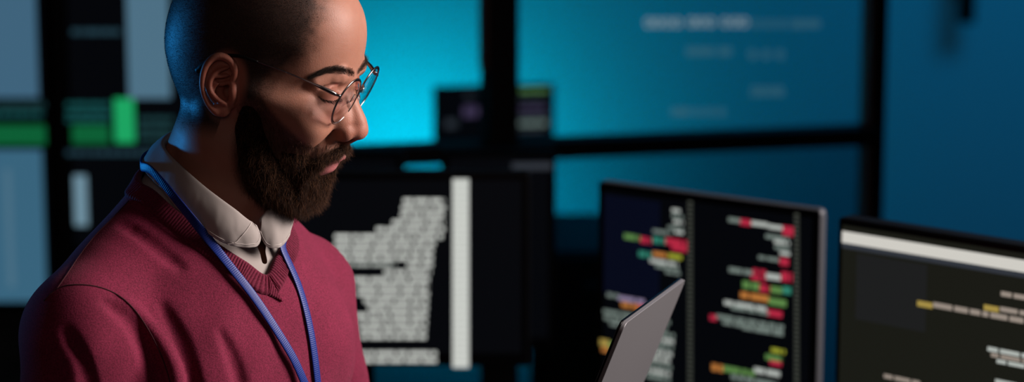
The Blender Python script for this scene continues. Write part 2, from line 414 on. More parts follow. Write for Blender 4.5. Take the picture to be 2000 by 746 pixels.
def torso_sdf(off=0.0, folds=True):
    S = SDF()
    S.u(ell((0, 12, -165), (150 + off, 108 + off, 172 + off)), 0)
    S.u(ell((0, 5, -420), (146 + off, 108 + off, 250)), 60)
    S.u(cone((-104, -4, -80), (98, -10, -96), 50 + off, 50 + off), 40)
    for s in (-1, 1):
        fo = 6 if s < 0 else -14
        S.u(ell((s * 68, 46, -155), (72 + off, 60 + off, 62)), 36)
        if s < 0:
            S.u(cone((-36, -6, 2), (-112, -4, -50), 38 + off, 36 + off), 26); S.u(ell((-158, 6, -100), (54 + off, 56 + off, 60 + off)), 30)
        else:
            S.u(cone((34, -6, -2), (106, -4, -74), 38 + off, 36 + off), 26); S.u(ell((146, -14, -120), (53 + off, 55 + off, 58 + off)), 30)
        el = (s * 188 if s > 0 else -204, 10, -335)
        S.u(cone((s * 150 if s > 0 else -164, fo, -118), el, 53 + off, 46 + off), 24)
        w = wrR if s < 0 else wrL
        S.u(cone(el, w, 45 + off, 33 + off), 14)
    S.u(cone((0, 0, -30), (0, 10, 34), 66 + off, 58 + off), 20)
    S.fn(lambda v, x, y, z: smax(v, (-620 - z), 10), (0, 0, -600), 900)
    return S
sw = torso_sdf()
def cast(S, pts, off=0.0, tmin=1.9, tmax=3.0):
    """photo positions -> points of the torso surface (T mm)"""
    d = np.array([ray(*p) for p in pts]); t = np.full(len(d), tmin)
    for _ in range(120): t += np.clip((S.at(w2t(CAM + d * t[:, None])) - off) / 1000 * .8, -.02, .05)
    return w2t(CAM + d * t[:, None])
# folds of the knit, laid on the surface
creases = [  # (photo points, radius, depth below the surface)
    ([(205, 592), (250, 626), (282, 672), (306, 720), (318, 780)], [1, 4, 7, 9, 10], 3.0),
    ([(318, 600), (345, 650), (362, 700), (380, 780)], [1.5, 4, 6, 7], 3.5),
    ([(430, 650), (455, 700), (475, 770)], [2, 4, 5], 4.5),
    ([(130, 650), (160, 700), (180, 780)], [2, 5, 6], 5.0),
    ([(240, 440), (300, 478), (350, 520)], [1.5, 3, 2], 5.0),
]
for pts, rs, off in creases:
    q = cast(sw, pts, 0); g = sw.grad(q)
    rs = np.array(rs, float) * .95; q = q + g * (rs[:, None] * .62)
    sw.path(list(q), rs, 9, True)
ridges = [([(235, 580), (275, 612), (312, 665), (338, 720), (350, 780)], [2.5, 4.5, 6.5, 8, 8], -3)]
for pts, rs, off in ridges:
    q = cast(sw, pts, 0); g = sw.grad(q); q = q - g * (np.array(rs)[:, None] * .6)
    sw.path(list(q), rs, 5 if rs[0] < 3 else 12)
def wavy(v, x, y, z):
    w = np.sin(x * .045 + z * .031 + 1.3) * np.sin(z * .026 - y * .04 + x * .012) * 1.5 + np.sin(x * .11 - z * .07 + y * .05) * np.sin(z * .033 + x * .021) * .7
    return v + w * np.clip((-30 - z) / 60, 0, 1)
sw.fn(wavy, (0, 0, -300), 900)
swv, swf = sw.mesh((-300, -190, -640), (300, 520, 95), 3.0)
swn = vnormals(swv, swf)

# ------------------------------------------------------------------ fabrics
def knit_mat(name, c1, c2, rough=.85):
    m = mat(name, c1, rough, Sheen_Weight=.12, Sheen_Roughness=.5)
    nt, b, N, L = nodes(m); b.inputs['Sheen Tint'].default_value = (1, .55, .65, 1); b.inputs['Specular IOR Level'].default_value = .2
    tc = N('ShaderNodeTexCoord'); n1 = N('ShaderNodeTexNoise', Scale=760, Detail=3); n2 = N('ShaderNodeTexNoise', Scale=35, Detail=2)
    L(tc.outputs['Object'], n1.inputs['Vector']); L(tc.outputs['Object'], n2.inputs['Vector'])
    r = N('ShaderNodeMapRange'); r.inputs[1].default_value = .32; r.inputs[2].default_value = .68; L(n1.outputs['Fac'], r.inputs[0])
    mx = N('ShaderNodeMix', data_type='RGBA'); mx.inputs[6].default_value = (*c1, 1); mx.inputs[7].default_value = (*c2, 1); L(r.outputs[0], mx.inputs[0])
    m2 = N('ShaderNodeMix', data_type='RGBA', blend_type='MULTIPLY'); m2.inputs[0].default_value = .25; L(mx.outputs[2], m2.inputs[6]); L(n2.outputs['Fac'], m2.inputs[7])
    L(m2.outputs[2], b.inputs['Base Color'])
    bp = N('ShaderNodeBump', Strength=.45, Distance=.0008); L(n1.outputs['Fac'], bp.inputs['Height']); L(bp.outputs['Normal'], b.inputs['Normal'])
    return m
m_knit = knit_mat('burgundy_knit', (.115, .007, .026), (.26, .019, .064))
m_rib = knit_mat('burgundy_rib', (.10, .006, .022), (.20, .016, .050))
m_shirt = mat('white_cotton', (.38, .345, .325), .9, Subsurface_Weight=0.0)
bump(m_shirt, 1500, .25, .0002); m_shirt.node_tree.nodes['Principled BSDF'].inputs['Specular IOR Level'].default_value = .2
m_thread = mat('shirt_thread', (.62, .57, .54), .9)
m_ribbon = mat('blue_ribbon', (.003, .022, .20), .45); m_ribbon.node_tree.nodes['Principled BSDF'].inputs['Specular IOR Level'].default_value = .35
m_trouser = mat('dark_trousers', (.02, .022, .03), .9); bump(m_trouser, 500, .2)
m_shoe = mat('black_leather', (.012, .011, .01), .35)
m_black = mat('black_plastic', (.002, .002, .0025), .55, Specular_IOR_Level=.15); bump(m_black, 300, .05)
m_bezel = mat('glossy_black', (.0015, .0015, .002), .3, Specular_IOR_Level=.15)

# ================================================================== PERSON
def torso_world(V): return t2w(V)
parts_v = [k2w(hv)]; parts_f = [hf]; attr_k = [hv]
under = torso_sdf(-13)
hands = SDF()
def hand(Q, wr, palm_dir, across, up, sgn):
    """palm from the wrist along palm_dir; four bent fingers of different lengths and a thumb from the side of the palm"""
    wr = np.asarray(wr, float); d, a, n = palm_dir, across, up
    Q.u(cone(wr, wr + d * 40, 22, 20), 0)
    for i in range(4):
        Q.u(cone(wr + d * 18 + a * (i - 1.5) * 12, wr + d * 82 + a * (i - 1.5) * 19, 13, 10.5), 9)
    for i, (L1, L2, L3) in enumerate(((40, 24, 19), (44, 27, 20), (41, 25, 19), (32, 19, 17))):
        b0 = wr + d * 84 + a * (i - 1.5) * 20; v1 = d * .99 + n * .12; v2 = d * .97 + n * .22; v3 = d * .95 + n * .3
        p1 = b0 + v1 * L1; p2 = p1 + v2 / np.linalg.norm(v2) * L2; p3 = p2 + v3 / np.linalg.norm(v3) * L3
        Q.path([b0, p1, p2, p3], [9.6, 8.6, 7.8, 6.6], 3)
    t0 = wr + d * 22 - a * sgn * 24; t1 = t0 + (-a * sgn * .75 + d * .6 + n * .25) * 40; t2_ = t1 + (d * .85 + n * .45 - a * sgn * .1) * 32; t3 = t2_ + (d * .8 + n * .6) * 26
    Q.path([t0, t1, t2_, t3], [15, 11.5, 9.5, 7.5], 5)
wrR = w2t(hinge + lw * .02 + bd * .17 + np.array([-.045, -.070, -.05])); wrL = w2t(hinge + lw * .98 + bd * .15 + np.array([-.075, .045, -.055]))
for s, w in ((-1, wrR), (1, wrL)):
    el = np.array((s * 188 if s > 0 else -204, 10, -335.0))
    under.u(cone(el, w, 32, 23), 10)
toT = lambda v: (np.asarray(v) @ TM.T) / np.linalg.norm(v)
upT = np.array([0, 0, 1.0])
pv, pf = under.mesh((-290, -160, -640), (290, 420, 25), 6.0); parts_v.append(t2w(pv)); parts_f.append(pf)
for s, w in ((-1, wrR), (1, wrL)):
    hd = SDF(); target = w2t(hinge + lw * (.2 if s < 0 else .8) + bd * .10 - np.array([0, 0, .05]))
    d = target - w; d /= np.linalg.norm(d); a = np.cross(d, upT); a /= np.linalg.norm(a)
    hand(hd, w, d, a, upT * 1.0, -1 if s < 0 else 1)
    hd.u(cone(w, w - d * 30, 23, 25), 5)
    pv, pf = hd.mesh(w - 190, w + 190, 1.8); parts_v.append(t2w(pv)); parts_f.append(pf)
off = 0; FF = []
for v_, f_ in zip(parts_v, parts_f): FF.append(f_ + off); off += len(v_)
PV = np.concatenate(parts_v); PF = np.concatenate(FF); PK = w2k(PV)
person = npmesh('person', PV, PF, skin)
tag(person, 'bearded man with shaved hair in burgundy sweater looking down at a laptop', 'person')
nh = len(hv)
hm = np.zeros(len(PV)); lm = hm.copy(); rm = hm.copy()
hm_head = hair_mask(hv); be = beard_edge(hv)
hm[:nh] = np.clip(np.maximum(hm_head * 1.0, sst(-3, 8, be) * .85 * (hv[:, 0] > -12)), 0, 1)
lm[:nh] = lip_mask(hv); hm[:nh] *= (1 - lm[:nh])
earr = sst(1.25, .7, np.sqrt(((hv[:, 0] + 18) / 22) ** 2 + ((hv[:, 2] - 21) / 34) ** 2)) * (np.abs(hv[:, 1]) > 68)
nose = sst(30, 8, np.linalg.norm(hv - [98, 0, -4], axis=1))
lid = sst(17, 8, np.linalg.norm(np.abs(hv) * [1, 1, 1] - [73, 33, 33], axis=1))
bl_ = castk([(698, 141), (677, 138), (656, 134.5), (637, 137), (621, 143.5), (607, 151)]); hva = hv * [1, 0, 1] + np.abs(hv) * [0, 1, 0]; bl_[:, 1] = np.abs(bl_[:, 1])
bd_ = np.min([seg_d(hva, bl_[i], bl_[i + 1]) for i in range(5)], axis=0); hm[:nh] = np.maximum(hm[:nh], sst(4.6, 1.5, bd_) * .5)
rm[:nh] = np.clip(earr * .75 + nose * .45 + lid * .45, 0, 1)
put_attr(person.data, 'stubble', hm); put_attr(person.data, 'lips', lm); put_attr(person.data, 'redness', rm)

# ------------------------------------------------------------------ hair strands
def strands(name, roots, dirs, lens, r0, mats, parent, droop=None, curl=.25, seg=4, seed=1, tint=None, tipr=.25, back=None):
    n = len(roots); g = np.random.default_rng(seed)
    d = dirs / (np.linalg.norm(dirs, axis=1, keepdims=True) + 1e-9)
    ph = g.normal(0, 1, (n, 3)); pts = [roots - d * .6]; cur = roots.copy(); step = (lens / seg)[:, None]
    for i in range(seg):
        d = d + ph * curl / seg
        if i % 2: ph = ph + g.normal(0, .8, (n, 3))
        if droop is not None: d = d + droop / seg
        d = d / np.linalg.norm(d, axis=1, keepdims=True); cur = cur + d * step; pts.append(cur.copy())
    pts = np.stack(pts, 1); m = seg + 1
    t = np.gradient(pts, axis=1); t /= np.linalg.norm(t, axis=2, keepdims=True) + 1e-9
    ref = g.normal(0, 1, (n, 1, 3)); a = np.cross(t, ref); a /= np.linalg.norm(a, axis=2, keepdims=True) + 1e-9; b = np.cross(t, a)
    rad = (r0 * g.uniform(.7, 1.2, (n, 1))) * (1 - (1 - tipr) * np.linspace(0, 1, m)[None] ** 1.5)
    V = np.stack([pts + rad[..., None] * (cos(q) * a + sin(q) * b) for q in (0, 2 * pi / 3, 4 * pi / 3)], 2)      # n,m,3,3
    idx = np.arange(n * m * 3).reshape(n, m, 3)
    F = np.stack([np.stack([idx[:, :-1, k], idx[:, :-1, (k + 1) % 3], idx[:, 1:, (k + 1) % 3], idx[:, 1:, k]], -1) for k in range(3)], 2).reshape(-1, 4)
    return V.reshape(-1, 3), F, np.repeat(g.uniform(0, 1, n), m * 3)
def sample(V, F, w, n, g):
    a = np.linalg.norm(np.cross(V[F[:, 2]] - V[F[:, 0]], V[F[:, 3]] - V[F[:, 1]]), axis=1) * w
    i = g.choice(len(F), n, p=a / a.sum()); u, v = g.uniform(0, 1, (2, n, 1))
    A, B, C_, D = (V[F[i, k]] for k in range(4))
    return (A * (1 - u) + B * u) * (1 - v) + (D * (1 - u) + C_ * u) * v, i
def hair_mat(name, c1, c2, rough=.6):
    m = mat(name, c1, rough); nt, b, N, L = nodes(m)
    a = N('ShaderNodeAttribute', attribute_name='strand'); mx = N('ShaderNodeMix', data_type='RGBA'); mx.inputs[6].default_value = (*c1, 1); mx.inputs[7].default_value = (*c2, 1)
    pw = N('ShaderNodeMath', operation='POWER'); pw.inputs[1].default_value = 2.2; L(a.outputs['Fac'], pw.inputs[0]); L(pw.outputs[0], mx.inputs[0]); L(mx.outputs[2], b.inputs['Base Color'])
    b.inputs['Specular IOR Level'].default_value = .14
    return m
m_hair = hair_mat('buzz_hair', (.008, .006, .005), (.028, .019, .014))
m_beard = hair_mat('beard_hair', (.012, .006, .004), (.17, .075, .034))
m_under = mat('beard_shade', (.006, .0035, .0025), 1.0, Specular_IOR_Level=0.0)
m_brow = hair_mat('brow_hair', (.015, .009, .007), (.05, .03, .02))
g = np.random.default_rng(11)
fc = hv[hf].mean(1); hface_n = vnormals(hv, hf)[hf].mean(1)
# scalp
ear_ok = ~((np.abs(fc[:, 1]) > 76) & (fc[:, 0] > -45) & (fc[:, 0] < 8) & (fc[:, 2] < 60))
w = hair_mask(fc) * ear_ok * (fc[:, 2] > -60)
R_, i_ = sample(hv, hf, w ** 1.3, 42000, g); nn = hface_n[i_]
flow = np.stack([np.full(len(R_), .35), R_[:, 1] * 0, np.full(len(R_), -.5)], 1)
ln = g.uniform(1.0, 2.3, len(R_)) * (.45 + .55 * hair_mask(R_))
V1, F1, A1 = strands('hair', R_, nn * .8 + flow * .6 + g.normal(0, .25, nn.shape), ln, .085, None, None, seg=2, seed=2)
hair = npmesh('hair', k2w(V1), F1, m_hair, person); put_attr(hair.data, 'strand', A1)
hair['label'] = 'dark brown hair shaved very short'
# beard: an inner mass and the strands that grow over it
bm_ = SDF()
for s in (-1, 1):
    bm_.path([(9, s * 66, 28), (11, s * 62, 5), (14, s * 57, -20), (24, s * 49, -48), (37, s * 37, -67), (53, s * 21, -75), (63, s * 6, -74)], [3.5, 8.5, 13, 18, 20, 19, 15.5], 10)
    bm_.path([(30, s * 50, -12), (52, s * 38, -34), (68, s * 20, -60)], [8, 11, 11], 10)
    bm_.path([(90, s * 4, -24.5), (86, s * 15, -28.5), (76, s * 28, -37), (66, s * 34, -52), (64, s * 28, -68)], [2.6, 3.6, 4.2, 6, 8], 5)
bm_.u(ell((70, 0, -66), (12, 16, 15)), 8)
lipcut = SDF()
for s in (-1, 1): lipcut.path([(94, 0, -44), (88, s * 10, -43.5), (80, s * 20, -43)], [9.5, 8, 4], 4)
bm_.fn(lambda v, x, y, z: smax(v, -lipcut.at(np.stack(np.broadcast_arrays(x, y, z), -1).reshape(-1, 3)).reshape(np.broadcast_shapes(x.shape, y.shape, z.shape)), 3), (85, 0, -44), 22)
bv, bf = bm_.mesh((-20, -82, -110), (100, 82, 45), 1.6)
bv = bv + vnormals(bv, bf) * (vnoise(bv, 6, 5) * .8 + vnoise(bv, 1.8, 6) * .3)[:, None]
def beard_dir(Q, N_):
    x, y, z = Q.T
    d = np.stack([.25 + .35 * sst(-60, -95, z), np.sign(y) * .12 * np.ones(len(Q)), -np.ones(len(Q))], 1)
    mus = sst(-16, -22, z) * sst(-40, -33, z) * (x > 72)
    d += mus[:, None] * np.stack([.1 * np.ones(len(Q)), np.clip(y / 14, -1, 1) * 1.1, .35 * np.ones(len(Q))], 1)
    return d
be_f = beard_edge(fc); lipf = lip_mask(fc)
w = sst(-4, 6, be_f) * (lipf < .3) * (fc[:, 0] > -6) * (hface_n[:, 2] > -.93)
w = w * np.where(fc[:, 0] > 78, 2.2, 1) * ~((np.abs(fc[:, 1]) > 76))
R1, i1 = sample(hv, hf, w, 15000, g); e1 = beard_edge(R1)
ln1 = np.clip(2.5 + e1 * .45, 2, 11) * g.uniform(.7, 1.25, len(R1)); must = (R1[:, 0] > 72) & (R1[:, 2] > -38); ln1[must] = g.uniform(7, 11.5, must.sum())
d1 = hface_n[i1] * .55 + beard_dir(R1, None) * .75
d1[must] = hface_n[i1][must] * .35 + beard_dir(R1, None)[must] * 1.0
fb = bv[bf].mean(1); nb = vnormals(bv, bf)[bf].mean(1)
wb = (head.at(fb) > -1) * (fb[:, 0] > 0) * sst(-7, 2, beard_edge(fb) + 4)
R2_, i2 = sample(bv, bf, wb + 1e-6, 38000, g)
ln2 = g.uniform(4, 11, len(R2_)) * np.where(R2_[:, 2] < -80, 1.25, 1) * np.where(R2_[:, 2] > 0, .45, 1) * np.where((R2_[:, 2] < -78) & (R2_[:, 0] < 60), .7, 1)
d2 = nb[i2] * .42 + beard_dir(R2_, None) * .8
RR = np.concatenate([R1, R2_]); dd = np.concatenate([d1, d2]); ll = np.concatenate([ln1, ln2])
k_ = lip_mask(RR + dd * 2) < .6; RR, dd, ll = RR[k_], dd[k_], ll[k_]
V2, F2, A2 = strands('beard', RR, dd + g.normal(0, .22, dd.shape), ll, .10, None, None, droop=np.array([.12, 0, -.35]), curl=.62, seg=5, seed=5)
Vb = np.concatenate([bv, V2]); Fb = np.concatenate([bf, F2 + len(bv)])
beard = npmesh('beard', k2w(Vb), Fb, [m_under, m_beard], person, midx=np.r_[np.zeros(len(bf)), np.ones(len(F2))]); put_attr(beard.data, 'strand', np.r_[np.zeros(len(bv)), A2])
beard['label'] = 'full dark brown beard with moustache'
# eyebrows and lashes
def surf(Q): return head.project(np.asarray(Q, float), 0, 8)
for s, nm in ((-1, 'near'), (1, 'far')):
    cl = castk([(698, 141), (677, 138), (656, 134.5), (637, 137), (621, 143.5), (607, 151)]); cl[:, 1] = s * np.abs(cl[:, 1]); cl = surf(cl)
    n_ = 2300; t = g.uniform(0, 1, n_) ** .9; f_i = t * (len(cl) - 1); i0 = np.clip(f_i.astype(int), 0, len(cl) - 2); fr = (f_i - i0)[:, None]
    Q = cl[i0] * (1 - fr) + cl[i0 + 1] * fr; tg = cl[i0 + 1] - cl[i0]; tg /= np.linalg.norm(tg, axis=1, keepdims=True)
    wd = np.interp(t, [0, .1, .45, .75, 1], [2.6, 4.0, 3.5, 2.5, 1.0]); o = np.clip(g.normal(0, .55, n_), -1.1, 1.1) * wd
    Q = Q + np.stack([-.2 * o, 0 * o, o], 1); Q = surf(Q); nb_ = head.grad(Q)
    dr = tg * 1.0 + nb_ * .32 + np.stack([0 * o, 0 * o, np.where(o < 0, .45, -.25) + (t < .2) * .15], 1) + g.normal(0, .15, (n_, 3))
    Ve, Fe, Ae = strands('eyebrow', Q, dr, g.uniform(4, 7.5, n_) * np.interp(t, [0, .2, 1], [.45, 1, .8]), .07, None, None, curl=.3, seg=3, seed=8 + s)
    o_ = npmesh('eyebrow', k2w(Ve), Fe, m_brow, person); put_attr(o_.data, 'strand', Ae)
    lc = np.array([(79, 20, 30.3), (79.5, 26, 28.5), (77.7, 34, 27.7), (71.7, 42, 28.7), (66.5, 45.5, 30.6)]); lc[:, 1] *= s
    n_ = 150; t = np.sort(g.uniform(.04, 1, n_)); f_i = t * (len(lc) - 1); i0 = np.clip(f_i.astype(int), 0, len(lc) - 2); fr = (f_i - i0)[:, None]
    Q = surf(lc[i0] * (1 - fr) + lc[i0 + 1] * fr)
    dr = np.stack([np.full(n_, 1.0), s * (.2 + .9 * t), np.full(n_, -.55)], 1) + g.normal(0, .12, (n_, 3))
    Ve, Fe, Ae = strands('eyelashes', Q, dr, np.interp(t, [0, .5, 1], [5, 7.5, 9]) * g.uniform(.8, 1.1, n_), .11, None, None, droop=np.array([0, 0, .5]), curl=.1, seg=4, seed=20 + s)
    o_ = npmesh('eyelashes', k2w(Ve), Fe, m_brow, person); put_attr(o_.data, 'strand', Ae)

# ------------------------------------------------------------------ neckline, sweater, shirt
AX = 14.0
HNk = spl([-180, -150, -130, -110, -93, -72, -55, -36, -18, -4, 3, 7, 18, 34, 55, 75, 95, 130, 155, 180],
          [37, 36, 32, 27, 22, 4, -11, -29, -46, -60, -54, -50, -43, -34, -18, -2, 14, 30, 36, 37])
def on_surf(S, a, h, off=0):
    a = np.radians(np.asarray(a, float)); h = np.asarray(h, float); r = np.full(len(a), 30.0)
    for _ in range(160):
        Q = np.stack([np.sin(a) * r, AX + np.cos(a) * r, h], 1); r = r - np.clip(S.at(Q) - off, -6, 6) * .7
    return np.stack([np.sin(a) * r, AX + np.cos(a) * r, h], 1)
def angr(V): return np.degrees(np.arctan2(V[:, 0], V[:, 1] - AX)), np.hypot(V[:, 0], V[:, 1] - AX)
a_, r_ = angr(swv)
inside = (swv[:, 2] > HNk(a_) - 3) & (r_ < 125) & (swv[:, 2] > -75)
# keep the shoulders: only what is within the ring of the neckline itself
ring = on_surf(sw, np.linspace(-180, 180, 181), HNk(np.linspace(-180, 180, 181)))
ra, rr = angr(ring); inside &= r_ < np.interp(a_, ra, rr) + 14
keep = ~inside[swf].any(1)
def compact(V, F):
    u, inv = np.unique(F, return_inverse=True); return V[u], inv.reshape(F.shape)
v_, f_ = compact(swv, swf[keep])
v_ = smooth_boundary(v_, f_); sweater = npmesh('sweater', t2w(v_), f_, m_knit, person); sweater['label'] = 'burgundy v-neck knitted sweater'
# ribbed neckband: rows along the neckline, ribs across it
sa = np.concatenate([np.linspace(-180, -4, 420), np.linspace(-4, 180, 420)[1:]])
P0 = on_surf(sw, sa, HNk(sa), 0)
tip = int(np.argmin(np.abs(sa + 4)))
def resample(Q, step):
    L_ = np.r_[0, np.cumsum(np.linalg.norm(np.diff(Q, axis=0), axis=1))]; n = int(L_[-1] / step); t = np.linspace(0, L_[-1], n)
    return np.stack([np.interp(t, L_, Q[:, i]) for i in range(3)], 1)
def smooth_line(Q, n=6):
    Q = Q.copy()
    for _ in range(n): Q[1:-1] = (Q[:-2] + Q[1:-1] * 2 + Q[2:]) / 4
    return Q
rib = SDF().base(lambda x, y, z: 0)
band = MB(); W_ = 20.0
tip_in = P0[tip]; tip_out = cast(sw, [(546, 583)])[0]
md = tip_out - tip_in                                    # the mitre line of the two sides
mpl = np.cross(md, sw.grad(tip_in[None])[0]); mpl /= np.linalg.norm(mpl)
def side(Q, sgn):
    """Q runs from the back of the neck to the V tip; then on past it, cut at the mitre"""
    Q = smooth_line(resample(Q, .42), 20); e = Q[-1] - Q[-30]; e /= np.linalg.norm(e)
    ext = np.array([Q[-1] + e * .42 * k for k in range(1, 98)]); Q = np.concatenate([Q, ext])
    Q[-len(ext):] = sw.project(Q[-len(ext):])
    T = np.gradient(Q, axis=0); T /= np.linalg.norm(T, axis=1, keepdims=True)
    for _ in range(30): T[1:-1] = (T[:-2] + T[1:-1] + T[2:]) / 3
    G = sw.grad(Q); O = np.cross(T, G); O *= (-1 if sgn < 0 else 1)
    if np.mean(O[len(O) // 2 - 20:len(O) // 2 + 20, 2]) > 0: O = -O
    O /= np.linalg.norm(O, axis=1, keepdims=True)
    m = 13; rows = []
    side_ref = np.sign((Q[-len(ext) - 40] - tip_in) @ mpl)
    for j in range(len(Q)):
        s0, s1 = 0.0, 1.0
        d0 = ((Q[j] - tip_in) @ mpl) * side_ref; d1 = ((Q[j] + O[j] * W_ - tip_in) @ mpl) * side_ref
        if j < len(Q) - 200: d0 = d1 = 1
        if d0 < 0 and d1 < 0: break
        if d0 < 0: s0 = d0 / (d0 - d1)
        if d1 < 0: s1 = d0 / (d0 - d1)
        t = np.linspace(s0, s1, m); rows.append(Q[j] + O[j] * (t * W_)[:, None])
    A = np.array(rows); n_, _, _ = A.shape
    B = sw.project(A.reshape(-1, 3), 0, 3); Gb = sw.grad(B).reshape(n_, m, 3); B = B.reshape(n_, m, 3)
    t = np.linspace(0, 1, m)[None]; ph = np.arange(n_)[:, None] * .42 / 2.9
    hgt = 1.5 + 1.7 * np.abs(np.sin(pi * ph)) ** .6 * np.clip(np.minimum(t, 1 - t) * 9, .2, 1) - 1.1 * np.exp(-((1 - t) / .05) ** 2) - .5 * np.exp(-(t / .04) ** 2)
    B = B + Gb * hgt[..., None]
    lip = B[:, :1] - Gb[:, :1] * 4.5 + (B[:, :1] - B[:, 1:2]) * .0
    B = np.concatenate([lip, B], 1); m += 1
    b = len(band.v); V = B.reshape(-1, 3)
    F = [(b + i * m + k, b + i * m + k + 1, b + (i + 1) * m + k + 1, b + (i + 1) * m + k) for i in range(n_ - 1) for k in range(m - 1)]
    band.v += [tuple(x) for x in t2w(V)]; band.f += F; band.m += [0] * len(F)
side(P0[:tip + 1], -1); side(P0[tip:][::-1], 1)
o_ = band.build('neckband', m_rib, sweater, smooth=True); o_['label'] = 'ribbed v-shaped neckband'

# seams of the sleeve and the shoulder
m_seam = mat('seam_yarn', (.045, .004, .010), .95)
sm_ = MB()
for pts in ([(86, 588), (102, 571), (124, 559), (150, 556), (180, 558), (212, 567), (240, 583), (262, 604), (285, 636), (305, 672), (322, 712), (336, 760)], [(252, 392), (222, 424), (188, 458), (155, 500), (128, 540), (110, 566)]):
    q = sw.project(cast(sw, pline(pts, 60)), .15, 4); sm_.tube(list(t2w(q)), .00065, 6)
o_ = sm_.build('seam', m_seam, sweater, smooth=True)

# shirt body under the sweater
sh = torso_sdf(-5)
shv, shf = sh.mesh((-110, -90, -110), (110, 140, 80), 1.7)
a_, r_ = angr(shv)
Hs = HNk(a_); sl_ = cast(sh, [(506, 452), (510, 480), (517, 512)]); slit = (seg_d(shv, sl_[0], sl_[1]) < 5.0) | (seg_d(shv, sl_[1], sl_[2]) < 2.6)
kill = (r_ < 50) | slit | (shv[:, 2] < -100) | (r_ > 100) | (sw.at(shv) > -1)
v_, f_ = compact(shv, shf[~kill[shf].any(1)])
v_ = smooth_boundary(v_, f_); shirt = npmesh('shirt', t2w(v_), f_, m_shirt, person); shirt['label'] = 'off-white cotton shirt'

# collar stations: angle, radius, height of the fold and of the free edge
ST = [(-18.5, 62, -7, -14, 61.5, -10), (-19, 62, -6.5, -11, 61, -17), (-20, 62, -6, -10.5, 61.5, -25), (-22, 62.5, -4.5, -14, 62.5, -30), (-26, 63, -1, -22, 63.5, -31), (-33, 64, 6, -32, 64.5, -29.5), (-42, 64, 14, -44, 65.5, -25), (-60, 63, 29, -64, 67.5, -9),
      (-80, 62.5, 45, -83, 69, 7), (-104, 60.5, 57, -101, 71.5, 25), (-130, 58, 63, -122, 78, 41), (-155, 56, 66, -148, 77, 46), (-180, 54, 67, -180, 70, 48)]
SF = [(-8, 60, -6, -10, 58, -20), (-6, 60, -3, -3, 60, -33), (0, 61, 2, 3, 64, -35.5), (8, 62, 7, 12, 65, -35), (18, 63, 12, 22, 66, -28), (30, 63, 20, 33, 66.5, -20), (42, 63, 27, 42, 67, -10), (58, 63, 36, 55, 68, 2), (80, 62, 48, 75, 69, 16),
      (104, 60, 57, 100, 70, 30), (130, 58, 63, 125, 74, 40), (155, 56, 66, 150, 76, 46), (180, 54, 67, 180, 70, 48)]
AXC = 34.0
pol = lambda a, r, h: np.stack([np.sin(np.radians(a)) * r, AXC + np.cos(np.radians(a)) * r, h], -1)
def collar_side(S, n=150):
    S = np.array(S, float); fo = pol(S[:, 0], S[:, 1], S[:, 2]); le = pol(S[:, 3], S[:, 4], S[:, 5])
    key = np.r_[0, np.cumsum(np.linalg.norm(np.diff(fo, axis=0), axis=1) + np.linalg.norm(np.diff(le, axis=0), axis=1))]
    t = np.linspace(0, key[-1], n)
    fo = np.stack([spl(key, fo[:, i])(t) for i in range(3)], 1); le = np.stack([spl(key, le[:, i])(t) for i in range(3)], 1)
    ax = np.array([0, AXC, 0.0]); rows = []
    for j_, (f0, l0) in enumerate(zip(fo, le)):
        dk = float(np.clip(t[j_] / 120, .12, 1))
        out = (f0 - ax) * [1, 1, 0]; out /= np.linalg.norm(out); up = np.array([0, 0, 1.0]); d = l0 - f0; Ld = np.linalg.norm(d)
        st = f0 - out * 2.2; r = [st - (up * 34 - out * 5) * dk, st - (up * 24 - out * 3) * dk, st - (up * 14 - out) * dk, st - up * 5 * dk, f0 - out * 1.6 - up * 1.2, f0 - out * .6 + up * .1, f0 + out * .7]
        bul = np.cross(np.cross(out, up), d); bul /= np.linalg.norm(bul) + 1e-9
        if bul @ out < 0: bul = -bul
        for q in (.06, .14, .24, .36, .48, .6, .72, .84, .92, .97, 1): r.append(f0 + d * q + bul * (sin(q * pi) * min(Ld, 40) * .07 + .9) + up * .1)
        rows.append(r)
    return np.array(rows)
cn, cf = collar_side(ST), collar_side(SF)
G_ = np.concatenate([cn, cf[::-1][1:]]); n_, m_, _ = G_.shape
# soft creases of the cloth
fl = G_.reshape(-1, 3); wr_ = (vnoise(fl * [1, 1, .35], 12, 9) * 1.6 + vnoise(fl, 4.5, 10) * .6)
ctr = fl - [0, AX, 0]; ctr[:, 2] = 0; ctr /= np.linalg.norm(ctr, axis=1, keepdims=True) + 1e-9
mk = np.tile(np.r_[np.zeros(7), np.linspace(0, 1, m_ - 7)], n_)
G_ = (fl + ctr * (wr_ * mk)[:, None]).reshape(n_, m_, 3)
# the leaf must lie outside the sweater and the shirt
fl = G_.reshape(-1, 3).copy(); mi_ = np.tile(np.arange(m_), n_); v_ = sh.at(fl); need = np.clip(np.where(mi_ >= 7, 1.6, -99) - v_, 0, 12).reshape(n_, m_)
for _ in range(2): need = np.maximum(need, np.maximum(np.roll(need, 1, 0), np.roll(need, -1, 0)))
for _ in range(25): need[1:-1] = (need[:-2] + need[1:-1] * 2 + need[2:]) / 4; need[:, 1:-1] = (need[:, :-2] + need[:, 1:-1] * 2 + need[:, 2:]) / 4
need = (need * (np.arange(m_) >= 6)[None]).ravel()
gr_ = sh.grad(fl); fl = fl + gr_ * np.clip(need, 0, 12)[:, None]; G_ = fl.reshape(n_, m_, 3)
F_ = [(i * m_ + k, i * m_ + k + 1, (i + 1) * m_ + k + 1, (i + 1) * m_ + k) for i in range(n_ - 1) for k in range(m_ - 1)]
collar = npmesh('collar', t2w(G_.reshape(-1, 3)), F_, m_shirt, shirt)
md_ = collar.modifiers.new('cloth', 'SOLIDIFY'); md_.thickness = .0011; md_.offset = 0
sb = collar.modifiers.new('round', 'SUBSURF'); sb.levels = 1; sb.render_levels = 1
